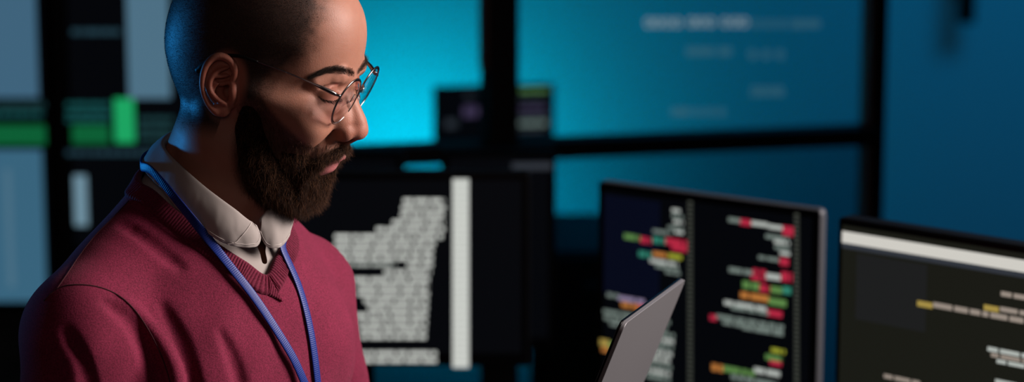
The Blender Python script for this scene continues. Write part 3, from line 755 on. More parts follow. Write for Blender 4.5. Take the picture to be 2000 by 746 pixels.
# stitched seam a few millimetres inside the free edge
st_ = MB(); Gn = G_[:len(cn)]; Gf = G_[len(cn) - 1:][::-1]
def lay(Q): return Q + np.array([(p - [0, AXC, 0]) * [1, 1, 0] / np.linalg.norm((p - [0, AXC, 0])[:2]) for p in Q]) * .72
for S in (Gn, Gf):
    e = S[:, -1]; b2 = S[:, -5]; dd_ = b2 - e; dd_ /= np.linalg.norm(dd_, axis=1, keepdims=True); st_.tube(list(t2w(lay(e + dd_ * 3.5)[:100])), .00025, 5)
qn = np.linspace(0, 1, 24); ia = 7 + qn * 22; ja = 7 + qn * (m_ - 8.01); diag = []
for i, j in zip(ia, ja):
    i0_, j0_ = int(i), int(j); a_i, b_j = i - i0_, j - j0_
    diag.append((Gn[i0_, j0_] * (1 - a_i) + Gn[i0_ + 1, j0_] * a_i) * (1 - b_j) + (Gn[i0_, j0_ + 1] * (1 - a_i) + Gn[i0_ + 1, j0_ + 1] * a_i) * b_j)
st_.tube(list(t2w(lay(np.array(diag)) * 1.0)), .0005, 6)
st_.build('stitching', m_thread, collar, smooth=True)

# trousers and shoes (below the frame)
tr = SDF(); tr.u(ell((0, 0, -640), (165, 115, 110)), 0)
hipz = -600; fl_z = -T0[2] * 1000
for s in (-1, 1):
    tr.u(cone((s * 88, 0, hipz - 60), (s * 105, 18, fl_z + 480), 88, 66), 30).u(cone((s * 105, 18, fl_z + 480), (s * 115, -10, fl_z + 75), 66, 50), 20)
tv, tf = tr.mesh((-270, -190, fl_z + 32), (270, 190, -520), 8)
o_ = npmesh('trousers', t2w(tv), tf, m_trouser, person); o_['label'] = 'dark trousers'
for s in (-1, 1):
    sd = SDF(); sd.u(ell((s * 118, 70, fl_z + 38), (46, 150, 50)), 0).u(cone((s * 115, -10, fl_z + 60), (s * 115, -10, fl_z + 110), 46, 44), 30)
    sd.fn(lambda v, x, y, z: smax(v, (fl_z + 2 - z), 2), (0, 0, fl_z), 900)
    tv, tf = sd.mesh((s * 118 - 80, -120, fl_z - 6), (s * 118 + 80, 260, fl_z + 130), 5)
    npmesh('shoe', t2w(tv), tf, m_shoe, person)

# ------------------------------------------------------------------ lanyard
dg = bpy.context.evaluated_depsgraph_get()
def bvh(objs):
    vs, ps = [], []
    for o in objs:
        me = o.evaluated_get(dg).to_mesh(); b = len(vs)
        vs += [tuple(o.matrix_world @ v.co) for v in me.vertices]; ps += [tuple(b + i for i in p.vertices) for p in me.polygons]
    return BVHTree.FromPolygons(vs, ps)
bpy.context.view_layer.update()
cloth = bvh([sweater, collar, bpy.data.objects['neckband'], shirt])
def hit(px, py):
    r = cloth.ray_cast(Vector(CAM), Vector(ray(px, py)).normalized())
    return None if r[0] is None else np.array(r[0])

def strap(pts, n, win):
    p_ = pline(pts, n); t = np.array([np.nan if (h := hit(*q)) is None else (h - CAM) @ -CB for q in p_])
    ok = ~np.isnan(t); t = np.interp(np.arange(n), np.where(ok)[0], t[ok]); t = np.array([t[max(0, i - win):i + win + 1].min() for i in range(n)])
    for _ in range(300): t[1:-1] = (t[:-2] + 2 * t[1:-1] + t[2:]) / 4
    return w2t(np.array([P(q[0], q[1], d - .0024) for q, d in zip(p_, t)]))
near = strap([(299, 336), (318, 357), (352, 399), (400, 458), (446, 516), (492, 574), (540, 645), (572, 698), (600, 760), (618, 800)], 300, 14)
far = strap([(552, 486), (562, 508), (580, 548), (596, 598), (607, 648), (615, 700), (622, 760), (628, 800)], 200, 5)
backa = np.array([-128, -150, -180, -210, -235, -260, -285, -308, -325.]); bl = pol(backa, np.array([80, 78.5, 72, 77, 76, 70, 64, 61, 61.]), np.array([42, 47, 49, 45, 38, 24, 8, -10, -24.]))
path = np.concatenate([near[::-1], bl, far]); path = pline(path, 900)
for _ in range(40): path[1:-1] = (path[:-2] + path[1:-1] * 2 + path[2:]) / 4
path = pline(path, int(np.linalg.norm(np.diff(path, axis=0), axis=1).sum() / .5))
base_ = torso_sdf(4)
def outw(Q):
    g_ = base_.grad(Q); c = Q - [0, AXC, 0]; c[:, 2] *= 0; c /= np.linalg.norm(c, axis=1, keepdims=True)
    w_ = sst(-45, 5, Q[:, 2])[:, None]; g_ = g_ * (1 - w_) + c * w_; g_[:, 2] = np.where(Q[:, 2] > -20, np.clip(g_[:, 2], -.1, .35), g_[:, 2])
    for _ in range(150): g_[1:-1] = (g_[:-2] + g_[1:-1] * 2 + g_[2:]) / 4
    return g_ / np.linalg.norm(g_, axis=1, keepdims=True)
Nn = outw(path)
T_ = np.gradient(path, axis=0); T_ /= np.linalg.norm(T_, axis=1, keepdims=True); S_ = np.cross(T_, Nn); S_ /= np.linalg.norm(S_, axis=1, keepdims=True); Nn = np.cross(S_, T_)

np_ = len(path); hw = 4.4; rg = .26 * np.abs(np.sin(pi * np.arange(np_) * .5 / 2.0))
sec = [(-hw, .0), (-hw, .75), (-hw * .86, .9), (-hw * .4, 1.0), (0, 1.05), (hw * .4, 1.0), (hw * .86, .9), (hw, .75), (hw, 0)]
LV = np.stack([path + S_ * a + Nn * ((b - .2 + (rg if abs(a) < hw * .9 else 0 * rg)) if b > 0 else -.3 + 0 * rg)[:, None] for a, b in sec], 1); m_ = len(sec)
F_ = [(i * m_ + k, i * m_ + (k + 1) % m_, (i + 1) * m_ + (k + 1) % m_, (i + 1) * m_ + k) for i in range(np_ - 1) for k in range(m_)]
lan = npmesh('lanyard', t2w(LV.reshape(-1, 3)), F_, m_ribbon)
tag(lan, 'ribbed blue lanyard hanging around the neck over the burgundy sweater', 'lanyard')

# ------------------------------------------------------------------ eyeglasses
m_metal = mat('gunmetal_wire', (.30, .27, .27), .22, 1.0)
m_tip = mat('temple_tip', (.004, .004, .004), .5, Specular_IOR_Level=.2)
m_lens = mat('lens_glass', (1, .95, .97), .02, Transmission_Weight=1.0, IOR=1.28)
m_pad = mat('nose_pad', (.8, .75, .72), .15, Transmission_Weight=.7, IOR=1.4)
cg = k2w((89.8, -33, 30.6)); gl = thing('eyeglasses', 'round thin-rimmed metal glasses on the face of the bearded man', 'glasses', k2w((89, 0, 30)))
hinges = {}
for s in (-1, 1):
    c0 = hp(676, 198, 33.5) * [1, -s, 1] - [0 if s < 0 else 4.2, 0, 0]; m1 = np.array([9.8, 0, 48.3]); m1 /= np.linalg.norm(m1)
    wrap = radians(3.0); m2 = np.array([-sin(wrap) * cos(radians(10)), s * cos(wrap), 0]); m2 -= m1 * (m1 @ m2); m2 /= np.linalg.norm(m2)
    nl = np.cross(m1, m2); nl = nl if nl[0] > 0 else -nl
    circ = [c0 + m1 * 24.4 * cos(q) * (1 if cos(q) > 0 else 1) + m2 * 24.8 * sin(q) for q in np.linspace(0, 2 * pi, 73)]
    rim = MB().tube([k2w(p) for p in circ], .00075, 10, caps=False).build('rim', m_metal, gl, smooth=True)
    lv, lf = [], []; nr, na = 10, 72
    for sd, th in ((1, .9), (-1, -.2)):
        for i in range(nr + 1):
            for k in range(na):
                q = 2 * pi * k / na; rr_ = 24.2 * i / nr; lv.append(k2w(c0 + (m1 * cos(q) + m2 * sin(q)) * rr_ + nl * (th - rr_ ** 2 / 420 + .6)))
    b1 = (nr + 1) * na
    for i in range(nr):
        for k in range(na):
            a, b, c, d = i * na + k, i * na + (k + 1) % na, (i + 1) * na + (k + 1) % na, (i + 1) * na + k
            lf += [(a, b, c, d), (b1 + d, b1 + c, b1 + b, b1 + a)]
    for k in range(na): lf.append((nr * na + k, nr * na + (k + 1) % na, b1 + nr * na + (k + 1) % na, b1 + nr * na + k))
    lens = npmesh('lens', np.array(lv), lf, m_lens, gl)
    bm2 = bmesh.new(); bm2.from_mesh(lens.data); bmesh.ops.remove_doubles(bm2, verts=bm2.verts, dist=1e-6); bmesh.ops.recalc_face_normals(bm2, faces=bm2.faces); bm2.to_mesh(lens.data); bm2.free()
    hp_ = c0 + m2 * 24.8 * cos(radians(24)) + m1 * 24.4 * sin(radians(24)); hg = hp_ + np.array([-3.5, s * 3.5, .5])
    MB().tube([k2w(hp_), k2w((hp_ + hg) / 2 + [1, s * 1, 0]), k2w(hg)], [.0011, .0014, .0013], 10).build('hinge', m_metal, gl, smooth=True)
    tmp = pline([hg, (74, s * 67.5, 45.6), (40, s * 74, 50.5), (9.4, s * 77, 52.4)], 40)
    tt = np.linspace(0, 1, 40); rad = np.interp(tt, [0, .06, .2, .32, 1], [.0016, .0022, .0019, .0009, .0007])
    MB().tube([k2w(p) for p in tmp], list(rad), 10).build('temple', m_metal, gl, smooth=True)
    tp = pline([(11, s * 77.0, 52.4), (-8, s * 77.6, 52.2), (-20, s * 78.2, 49.0), (-34, s * 77.6, 40.0), (-47, s * 74.5, 24.5)], 40)
    MB().tube([k2w(p) for p in tp], list(np.interp(tt, [0, .1, .6, .9, 1], [.001, .0013, .0020, .0036, .003])), 10).build('temple_tip', m_tip, gl, smooth=True)
    # pad and its arm
    pc = np.array([86.0, s * 12.6, 21.0]); pd = SDF().u(ell(pc, (1.6 * 2, 1.3, 6)), 0); v_, f_ = pd.mesh(pc - 8, pc + 8, .5)
    pad = npmesh('nose_pad', k2w(v_), f_, m_pad, gl)
    ca = c0 - m2 * 24.5 * cos(.1) + m1 * 2
    MB().tube([k2w(ca), k2w(ca + [-3.5, -s * 1, 1]), k2w(pc + [.5, s * 1.2, 0])], .0005, 8).build('pad_arm', m_metal, pad, smooth=True)
    hinges[s] = c0 - m2 * 23.5 + m1 * 7
br = pline([hinges[-1], (hinges[-1] + [2.5, 4.5, 3.5]), hinges[1] * [1, 0, 1] + [4, 0, 5], (hinges[1] + [2.5, -4.5, 3.5]), hinges[1]], 24)
MB().tube([k2w(p) for p in br], .0009, 10).build('bridge', m_metal, gl, smooth=True)

# ------------------------------------------------------------------ laptop
m_alu = mat('silver_aluminium', (.22, .22, .235), .5, .6); bump(m_alu, 900, .05, .0001)
m_lcd = mat('laptop_lcd', (.01, .01, .012), .15, emit=(.35, .4, .5), es=.5)
m_key = mat('key_plastic', (.02, .02, .022), .6)
lap = thing('laptop', 'thin silver laptop held open in front of the man, back of its lid showing', 'laptop', hinge + lw * .5)
W3 = np.linalg.norm(lw); t_l = .0058
bvm = bmesh_r = None
def slab(o, ex, ey, ez, rad, name, m, parent, n=6):
    """rounded-corner slab: origin corner, two edges, thickness vector"""
    lx, ly = np.linalg.norm(ex), np.linalg.norm(ey); ux, uy = ex / lx, ey / ly; pts = []
    for cx, cy, a0 in ((lx - rad, ly - rad, 0), (rad, ly - rad, 90), (rad, rad, 180), (lx - rad, rad, 270)):
        for i in range(n + 1):
            a = radians(a0 + 90 * i / n); pts.append((cx + rad * cos(a), cy + rad * sin(a)))
    mb = MB(); k = len(pts); V = [o + ux * x + uy * y for x, y in pts] + [o + ux * x + uy * y + ez for x, y in pts]
    mb.add(V, [tuple(range(k))[::-1], tuple(range(k, 2 * k))] + [(i, (i + 1) % k, k + (i + 1) % k, k + i) for i in range(k)])
    b = mb.build(name, m, parent, bevel=min(.0006, np.linalg.norm(ez) * .3)); return b
lid_ = slab(Lp['A'] + lnm * 0, lw, dn * LH, lnm * t_l * .7, .009, 'lid', m_alu, lap)
slab(Lp['A'] + lnm * t_l * .7, lw, dn * LH, lnm * t_l * .35, .009, 'bezel', m_bezel, lap)
slab(Lp['A'] + lnm * (t_l * 1.06) + lwn * .008 + dn * .008, lw - lwn * .016, dn * (LH - .028), lnm * .0004, .003, 'screen', m_lcd, lap)
bn = np.cross(lwn, bd); bn = bn if bn[2] > 0 else -bn
deck = slab(hinge - bn * .013, lw, bd * .215, bn * .011, .009, 'base', m_alu, lap)
kb = MB()
for i in range(5):
    for j in range(13): kb.box(hinge + lwn * (.012 + j * (W3 - .024) / 13) + bd * (.025 + i * .019) - bn * .002, lwn * ((W3 - .024) / 13 - .003), bd * .016, bn * .0012)
kb.build('keyboard', m_key, lap)
MB().box(hinge + lwn * (W3 * .33) + bd * .135 - bn * .002, lwn * W3 * .34, bd * .065, bn * .0004).build('touchpad', m_key, lap)
MB().tube([hinge + lwn * .03, hinge + lwn * (W3 - .03)], .005, 12).build('hinge', m_black, lap, smooth=True)
# ================================================================== ROOM
def struct(name, o): o['kind'] = 'structure'; return o
def wmat(name, col, rough=.9):
    m = mat(name, col, rough); nt, b, N, L = nodes(m); bump(m, 40, .08, .002); return m
m_wall = wmat('plaster_wall', (.30, .36, .40)); m_wdark = wmat('dark_wall', (.03, .035, .04)); m_floor = wmat('carpet', (.05, .055, .06)); m_ceil = wmat('ceiling_paint', (.12, .13, .14))
def rect(name, x0, x1, y0, y1, z0, z1, m):
    return MB().box((x0, y0, z0), (x1 - x0, 0, 0), (0, y1 - y0, 0), (0, 0, z1 - z0)).build(name, m)
X0, X1, Y0, Y1, ZC = -3.2, 4.2, -3.4, 4.6, 3.0
struct('floor', rect('floor', X0, X1, Y0, Y1, -.1, 0, m_floor)); struct('ceiling', rect('ceiling', X0, X1, Y0, Y1, ZC, ZC + .1, m_ceil))
struct('w', rect('wall_back', X0, X1, Y1, Y1 + .1, 0, ZC, m_wall)); struct('w', rect('wall_front', X0, X1, Y0 - .1, Y0, 0, ZC, m_wdark))
struct('w', rect('wall_left', X0 - .1, X0, Y0, Y1, 0, ZC, m_wdark)); struct('w', rect('wall_right', X1, X1 + .1, Y0, Y1, 0, ZC, m_wdark))

# ------------------------------------------------------------------ screens and furniture behind the man
def emat(name, col, st=1.0): return mat(name, (.0015, .0015, .0015), .4, emit=col, es=st, Specular_IOR_Level=.12)
m_scr = emat('dark_screen', (.0012, .0016, .0026)); m_scr3 = emat('olive_screen', (.010, .0105, .0075)); m_scrb = emat('navy_screen', (.002, .003, .010))
COL = dict(V=(.60, .62, .58), w=(.42, .45, .42), g=(.16, .20, .18), r=(.42, .02, .05), n=(.10, .22, .06), t=(.03, .20, .14), y=(.30, .32, .03), o=(.45, .17, .04), p=(.25, .2, .32), W=(.62, .60, .55), k=(.30, .25, .21), Y=(.36, .26, .06), d=(.05, .055, .045),
           A=(.05, .125, .20), B=(.075, .16, .23), C=(.04, .125, .20), G=(.004, .11, .035), H=(.012, .36, .12), T=(.008, .075, .075), q=(.012, .045, .05), D=(.15, .26, .33), e=(.018, .05, .07), P=(.06, .04, .09), z=(.03, .035, .045))
EM = {k: emat('glow_' + {'V': 'soft_white', 'w': 'white', 'g': 'grey', 'r': 'red', 'n': 'green', 't': 'teal', 'y': 'lime', 'o': 'orange', 'p': 'lilac', 'W': 'bright_bar', 'k': 'tan', 'Y': 'yellow', 'd': 'dots', 'A': 'pale_window', 'B': 'grey_window', 'C': 'blue_window', 'G': 'deep_green', 'H': 'vivid_green', 'T': 'teal_rows', 'q': 'dim_teal', 'D': 'ice', 'e': 'dim_blue', 'P': 'purple', 'z': 'slate'}[k], v) for k, v in COL.items()}
m_silver = mat('monitor_silver', (.15, .16, .18), .5, .5)
UPV = np.array([0, 0, 1.0])
class Flat:
    """an upright rectangle standing in the room: top-left corner, width and height; places are read in its own plane"""
    def __init__(s, xl, yl, dl, xr, yr, height):
        s.TL = P(xl, yl, dl); r = ray(xr, yr); t = (s.TL[2] - CAM[2]) / r[2]; s.TR = CAM + t * r
        s.W = float(np.linalg.norm((s.TR - s.TL)[:2])); s.ex = (s.TR - s.TL) / s.W; s.nz = np.cross(s.ex, UPV); s.H = height; s.slope = (yr - yl) / (xr - xl); s.ppm = (xr - xl) / s.W
        if s.nz @ (CAM - s.TL) < 0: s.nz = -s.nz
    def uv(s, px, py):
        r = ray(px, py); t = ((s.TL - CAM) @ s.nz) / (r @ s.nz); q = CAM + t * r - s.TL; return q @ s.ex, -q[2]
    def pt(s, u, v, n=0): return s.TL + s.ex * u - UPV * v + s.nz * n
    def box(s, mb, u0, v0, u1, v1, n0, n1, mi=0): return mb.box(s.pt(u0, v0, n0), s.ex * (u1 - u0), -UPV * (v1 - v0), s.nz * (n1 - n0), mi)
def monitor(name, label, F, group=None, bez=.012, chin=.02, scr=None, rim=None, stand_z=.74, depth=.03, facing=1, bevel=.004):
    base = F.pt(F.W / 2, 0, -.08); base[2] = stand_z
    t = thing(name, label, 'monitor', base, group)
    mb = MB(); F.box(mb, 0, 0, F.W, F.H, -depth, 0); mb.build('casing', rim or m_black, t, bevel=bevel, seg=4)
    mb = MB(); F.box(mb, .002, .002, F.W - .002, F.H - .002, -.002, .0012); mb.build('bezel', m_bezel, t, bevel=.0008)
    mb = MB(); F.box(mb, bez, bez, F.W - bez, F.H - chin, .001, .0018); sc_ = mb.build('screen', scr or m_scr, t)
    zb = F.TL[2] - F.H; c = F.pt(F.W / 2, F.H * .6, -depth - .02)
    mb = MB(); mb.box(c - F.ex * .03, F.ex * .06, F.nz * .012, UPV * (stand_z - c[2] + .01)); mb.box(c - F.ex * .045 - UPV * .05, F.ex * .09, F.nz * .022, UPV * .1)
    mb.build('stand', m_black, t, bevel=.003)
    mb = MB(); mb.box(np.array([c[0], c[1], stand_z]) - F.ex * min(.12, F.W * .42) - F.nz * .09, F.ex * min(.24, F.W * .84), F.nz * .2, UPV * .012); mb.build('foot', m_black, t, bevel=.004)
    return t, sc_
def rows(F, items, name, parent, n0=.0018, n1=.0021, words=True, seed=1):
    """items: (x0, x1, y, thickness in photo pixels, colour) lying level on the screen"""
    g_ = random.Random(seed); keys = []; mb = MB()
    for x0, x1, y, h, c in items:
        if c not in keys: keys.append(c)
        u0, v = F.uv(x0, y); k = F.uv(x0 + 1, y + F.slope)[0] - u0; k = abs(k); hh = abs(F.uv(x0, y + h)[1] - v); u1 = u0 + (x1 - x0) * k; u = u0
        if not words: F.box(mb, u0, v, u1, v + hh, n0, n1, keys.index(c)); continue
        while u < u1 - 1e-4:
            w_ = min(g_.uniform(.008, .03), u1 - u)
            F.box(mb, u, v + hh * .12, u + w_, v + hh * .88, n0, n1, keys.index(c)); u += w_ + .0028
    return mb.build(name, [EM[c] for c in keys], parent)

# desk that carries the monitors
m_desk = mat('dark_desk', (.035, .035, .04), .5); bump(m_desk, 60, .05)
def desk(name, label, cx, cy, w, d, yaw, z=.74):
    t = thing(name, label, 'desk', (cx, cy, 0)); e = np.array([cos(yaw), sin(yaw), 0]); f = np.array([-sin(yaw), cos(yaw), 0]); c = np.array([cx, cy, 0.0])
    MB().box(c - e * w / 2 - f * d / 2 + UPV * (z - .03), e * w, f * d, UPV * .03).build('desk_top', m_desk, t, bevel=.003)
    for i in (-1, 1):
        for j in (-1, 1): MB().box(c + e * (i * (w / 2 - .06) - .025) + f * (j * (d / 2 - .06) - .025), e * .05, f * .05, UPV * (z - .03)).build('leg', m_black, t, bevel=.003)
    return t
F1 = Flat(330, 335, 3.45, 1035, 336, .285)
t1, s1 = monitor('computer_monitor', 'black monitor beside the man showing white code and one tall white bar', F1)
ext = [(388, 788, 868), (398, 785, 870), (408, 783, 870), (418, 782, 869), (428, 780, 866), (438, 735, 870), (448, 735, 868), (458, 654, 866), (468, 652, 852), (478, 655, 848), (488, 655, 846), (498, 660, 846), (508, 660, 772), (508, 795, 845), (518, 664, 842), (528, 748, 842), (538, 692, 841), (548, 690, 840),
       (558, 700, 838), (568, 702, 838), (578, 690, 837), (588, 720, 836), (598, 722, 836), (608, 690, 835), (618, 700, 834), (628, 702, 834), (638, 702, 833), (648, 705, 832), (658, 705, 832), (668, 712, 829), (686, 700, 852), (696, 700, 857), (705, 712, 855)]
ey_ = np.array([e[0] for e in ext if e[1] != 795]); el_ = np.array([e[1] for e in ext if e[1] != 795]); er_ = np.array([e[2] if e[2] > 800 else 845 for e in ext if e[1] != 795])
rows(F1, [(np.interp(y, ey_, el_), np.interp(y, ey_, er_), y - 3, 10.5, 'V') for y in [389, 403, 417, 431, 445, 459, 473, 487, 501, 543, 557, 571, 585, 599, 613, 627, 641, 655, 687, 701]] + [(662, 772, 512, 8, 'w'), (795, 845, 512, 10, 'V'), (750, 842, 526, 10, 'V')], 'code_text', s1, seed=3)
rows(F1, [(884, 916, 349 + i * 12.3, 11.6, 'V') for i in range(30)], 'text_column', s1, words=False)

F2 = Flat(1168, 352, 3.3, 1604, 409, .42)
t2_, s2 = monitor('computer_monitor', 'black monitor with thin silver edge and red, green and white code columns', F2, rim=m_silver, bevel=.008, depth=.018)
Z = lambda l: [(1140 + a / 1.793, 1140 + b / 1.793, 330 + y / 1.793, h / 1.793, c) for a, b, y, h, c in l]
rows(F2, Z([(312, 345, 135, 16, 'w'), (312, 350, 155, 16, 'g'), (318, 352, 175, 16, 'w'), (298, 350, 195, 15, 'g'), (322, 352, 212, 14, 'w'), (245, 310, 208, 15, 'g'), (145, 200, 222, 24, 'n'), (202, 240, 232, 28, 'r'), (245, 288, 232, 28, 't'), (290, 364, 236, 30, 'r'), (310, 364, 262, 24, 'r'),
     (196, 240, 282, 26, 't'), (245, 300, 285, 20, 'o'), (300, 346, 292, 22, 'y'), (235, 330, 310, 18, 'w'), (255, 335, 330, 16, 'g'), (290, 340, 352, 14, 'g'),
     (85, 125, 430, 18, 'g'), (125, 215, 440, 20, 'p'), (135, 200, 462, 22, 'o'), (185, 250, 470, 20, 'r'), (72, 300, 488, 18, 'g'), (75, 290, 510, 18, 'g'), (95, 240, 532, 16, 'g'), (60, 92, 590, 30, 'Y'), (92, 130, 600, 30, 'n'), (66, 100, 620, 20, 'o'),
     (235, 320, 560, 18, 'g'), (240, 318, 582, 18, 'w'), (240, 315, 604, 18, 'g'), (230, 312, 626, 18, 'w'), (225, 310, 648, 18, 'w'), (220, 310, 670, 18, 'g'), (215, 305, 692, 18, 'w'), (225, 305, 714, 18, 'g')]), 'code_text', s2, seed=4)
rows(F2, Z([(510, 552, 166, 20, 'g'), (552, 588, 170, 28, 'r'), (590, 650, 178, 20, 'w'), (700, 738, 192, 44, 'r'), (650, 700, 190, 20, 'w'), (640, 720, 225, 18, 'g'), (670, 724, 245, 16, 'w'), (672, 724, 265, 16, 'g'), (690, 725, 285, 16, 'w'), (615, 690, 300, 16, 'g'), (690, 722, 305, 34, 'r'),
     (512, 595, 340, 22, 'g'), (595, 640, 345, 20, 'r'), (590, 640, 365, 24, 'r'), (642, 692, 360, 26, 'w'), (695, 734, 352, 44, 'r'), (560, 618, 386, 34, 'n'), (620, 655, 398, 34, 'r'), (658, 698, 405, 30, 'n'), (700, 730, 405, 34, 't'), (552, 650, 425, 28, 'o'), (650, 715, 445, 32, 'n'),
     (495, 640, 456, 20, 'w'), (520, 650, 474, 18, 'g'), (645, 700, 486, 30, 'r'), (445, 468, 505, 26, 'r'), (468, 700, 505, 18, 'g'), (490, 700, 526, 18, 'g'), (560, 700, 548, 14, 'g'), (660, 708, 622, 20, 'y'), (640, 700, 644, 24, 'n'), (655, 695, 665, 22, 'r'),
     (452, 490, 676, 32, 'o'), (492, 600, 684, 26, 'n'), (600, 690, 690, 24, 'w'), (520, 680, 715, 22, 'g')]), 'code_text', s2, seed=5)
rows(F2, [(x, x + 9, 392 + i * 9 + o, 5.5, 'd') for x, o in ((1345, 0), (1553, 24)) for i in range(42)], 'line_numbers', s2, words=False)
u_, v_ = F2.uv(1172, 372); mb = MB(); F2.box(mb, .012, .018, .105, .155, .0018, .002); mb.build('window_panel', m_scrb, s2)

F3 = Flat(1637, 424, 2.9, 2230, 517, .40)
t3, s3 = monitor('computer_monitor', 'black monitor at the right edge with white bar along its screen top', F3, scr=m_scr3, bez=.008)
mb = MB(); F3.box(mb, .008, .0155, F3.W - .008, .0295, .0018, .0022); F3.box(mb, .008, .0295, F3.W - .008, .036, .0018, .002, 1); mb.build('title_bar', [EM['W'], EM['z']], s3)
mb = MB(); F3.box(mb, .03, .040, .13, .12, .0018, .0019); mb.build('window_panel', emat('pale_patch', (.0125, .0132, .0135)), s3)
rows(F3, Z([(1172, 1225, 456, 26, 'Y'), (1228, 1700, 462, 24, 'k'), (1465, 1700, 424, 22, 'k'), (1405, 1460, 470, 26, 'Y'), (1462, 1700, 478, 22, 'k'), (1418, 1700, 618, 20, 'w'), (1430, 1700, 640, 18, 'k'), (1450, 1700, 662, 18, 'w'), (1055, 1180, 714, 18, 'k'), (1445, 1700, 732, 18, 'w')]), 'code_text', s3, seed=6)

# second row: monitors seen from behind or beside, by the glass
F4 = Flat(560, 294, 4.0, 788, 296, .34); t4, s4 = monitor('computer_monitor', 'plain black monitor rising behind the screen with white code, left of the blue gap', F4)
F5 = Flat(862, 294, 4.0, 1086, 292, .34); t5, s5 = monitor('computer_monitor', 'plain black monitor right of the blue gap, one dim painted reflection on its screen', F5)
rows(F5, [(1000, 1078, 318, 13, 'z')], 'screen_reflection', s5, words=False)  # dim glowing strip painted in for the small monitor's reflection
F6 = Flat(848, 170, 5.3, 1084, 164, .125); t6, s6 = monitor('small_monitor', 'small dark monitor behind the black upright, with green and pale text', F6, bez=.006, chin=.008, depth=.02)
rows(F6, [(1006, 1072, 172, 9, 'n'), (1006, 1066, 190, 9, 'z'), (1008, 1066, 208, 10, 'P'), (1008, 1070, 222, 11, 'z'), (1010, 1068, 236, 11, 'g'), (1012, 1062, 250, 9, 'z'), (905, 935, 205, 26, 'P'), (870, 892, 232, 20, 'z'), (908, 925, 180, 10, 'z')], 'screen_text', s6)

# glass partition with black uprights and rail
m_frame = mat('black_frame', (.004, .004, .005), .5, Specular_IOR_Level=.15); m_edge = mat('wood_edge', (.22, .12, .10), .5)
m_tint = mat('tinted_glass', (.36, .46, .50), .02, Transmission_Weight=1.0, IOR=1.08)
m_glass = mat('partition_glass', (.82, .93, .95), .02, Transmission_Weight=1.0, IOR=1.08)
FP = Flat(640, 290, 4.3, 1704, 246, .1)
gp = thing('glass_partition', 'black framed glass partition in front of the blue wall', 'partition', (*FP.pt(FP.W / 2, 0)[:2], 0))
zt_ = FP.TL[2]
def upright(x0, x1, name='upright', z0=0.0, n=.05):
    u0 = FP.uv(x0, 270)[0]; u1 = FP.uv(x1, 270)[0]; mb = MB(); mb.box(FP.pt(u0, 0, -n / 2) * [1, 1, 0] + UPV * z0, FP.ex * (u1 - u0), FP.nz * n, UPV * (ZC - z0)); return mb.build(name, m_frame, gp, bevel=.002)
upright(634, 662); up_ = upright(948, 1004, n=.07); upright(1690, 1719)
for x0, x1, z0 in ((941, 948, 1.40), (1685, 1691, 0.9)):
    u0 = FP.uv(x0, 270)[0]; u1 = FP.uv(x1, 270)[0]; mb = MB(); mb.box(FP.pt(u0, 0, -.02) * [1, 1, 0] + UPV * z0, FP.ex * (u1 - u0), FP.nz * .04, UPV * (ZC - z0)); mb.build('wooden_edge', m_edge, gp)
v1_ = FP.uv(1100, 270)[1]; v2_ = FP.uv(1100, 305)[1]
mb = MB(); FP.box(mb, 0, v1_, FP.W, v2_, -.035, .035); mb.build('rail', m_frame, gp, bevel=.002)
mb = MB(); FP.box(mb, 0, zt_ - .08, FP.W, zt_, -.03, .03); mb.build('rail', m_frame, gp, bevel=.002)
for x0, x1 in ((662, 948), (1004, 1691)):
    u0 = FP.uv(x0, 270)[0]; u1 = FP.uv(x1, 270)[0]
    mb = MB(); FP.box(mb, u0, zt_ - ZC, u1, v1_, -.003, .003); pane = mb.build('glass_pane', m_glass, gp)
    mb = MB(); FP.box(mb, u0, v2_, u1, zt_ - .08, -.003, .003); mb.build('glass_pane', m_tint, gp)
m_reflect = mat('white_reflection', (.55, .56, .56), .6, emit=(.22, .30, .33), es=1.0); m_faint = mat('faint_reflection', (.15, .22, .26), .6, emit=(.04, .12, .15), es=1.0)  # faintly glowing strokes, painted as a reflection of screen text in the glass
def reflection_strokes(x0, x1, y, h, m, seed):
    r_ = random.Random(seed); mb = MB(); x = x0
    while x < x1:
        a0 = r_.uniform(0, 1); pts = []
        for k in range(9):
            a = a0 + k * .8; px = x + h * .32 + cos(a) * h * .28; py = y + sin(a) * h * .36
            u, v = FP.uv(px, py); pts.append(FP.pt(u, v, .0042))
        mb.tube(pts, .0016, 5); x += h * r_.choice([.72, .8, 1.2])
    mb.build('reflected_text', m, pane)
reflection_strokes(1258, 1322, 44, 24, m_reflect, 1); reflection_strokes(1342, 1446, 43, 24, m_reflect, 2); reflection_strokes(1470, 1590, 46, 20, m_faint, 3)
reflection_strokes(1340, 1420, 100, 18, m_faint, 4); reflection_strokes(1462, 1530, 106, 22, m_faint, 5); reflection_strokes(1466, 1530, 178, 22, m_faint, 6); reflection_strokes(1310, 1410, 218, 18, m_faint, 7)

# cabinet between the monitors
m_cab = mat('cabinet_grey', (.035, .05, .06), .55); m_cabe = mat('cabinet_edge', (.09, .11, .12), .4)
FC = Flat(1037, 490, 4.7, 1330, 490, 1.0); zc = FC.TL[2]
cb = thing('filing_cabinet', 'dark grey cabinet standing between two monitors, below the glass', 'cabinet', (*FC.pt(FC.W / 2, 0, -.2)[:2], 0))
mb = MB(); FC.box(mb, 0, 0, FC.W, zc, -.4, 0); mb.build('body', m_cab, cb, bevel=.004)
mb = MB(); FC.box(mb, 0, .01, .012, zc - .01, 0, .006); mb.build('edge_strip', m_cabe, cb)
for k in range(2):
    mb = MB(); FC.box(mb, .016, .01 + k * .5, FC.W - .006, .49 + k * .5, 0, .012); dr_ = mb.build('drawer', m_cab, cb, bevel=.003)
    mb = MB(); FC.box(mb, FC.W * .35, .06 + k * .5, FC.W * .65, .075 + k * .5, .012, .03); mb.build('handle', m_cabe, dr_, bevel=.002)

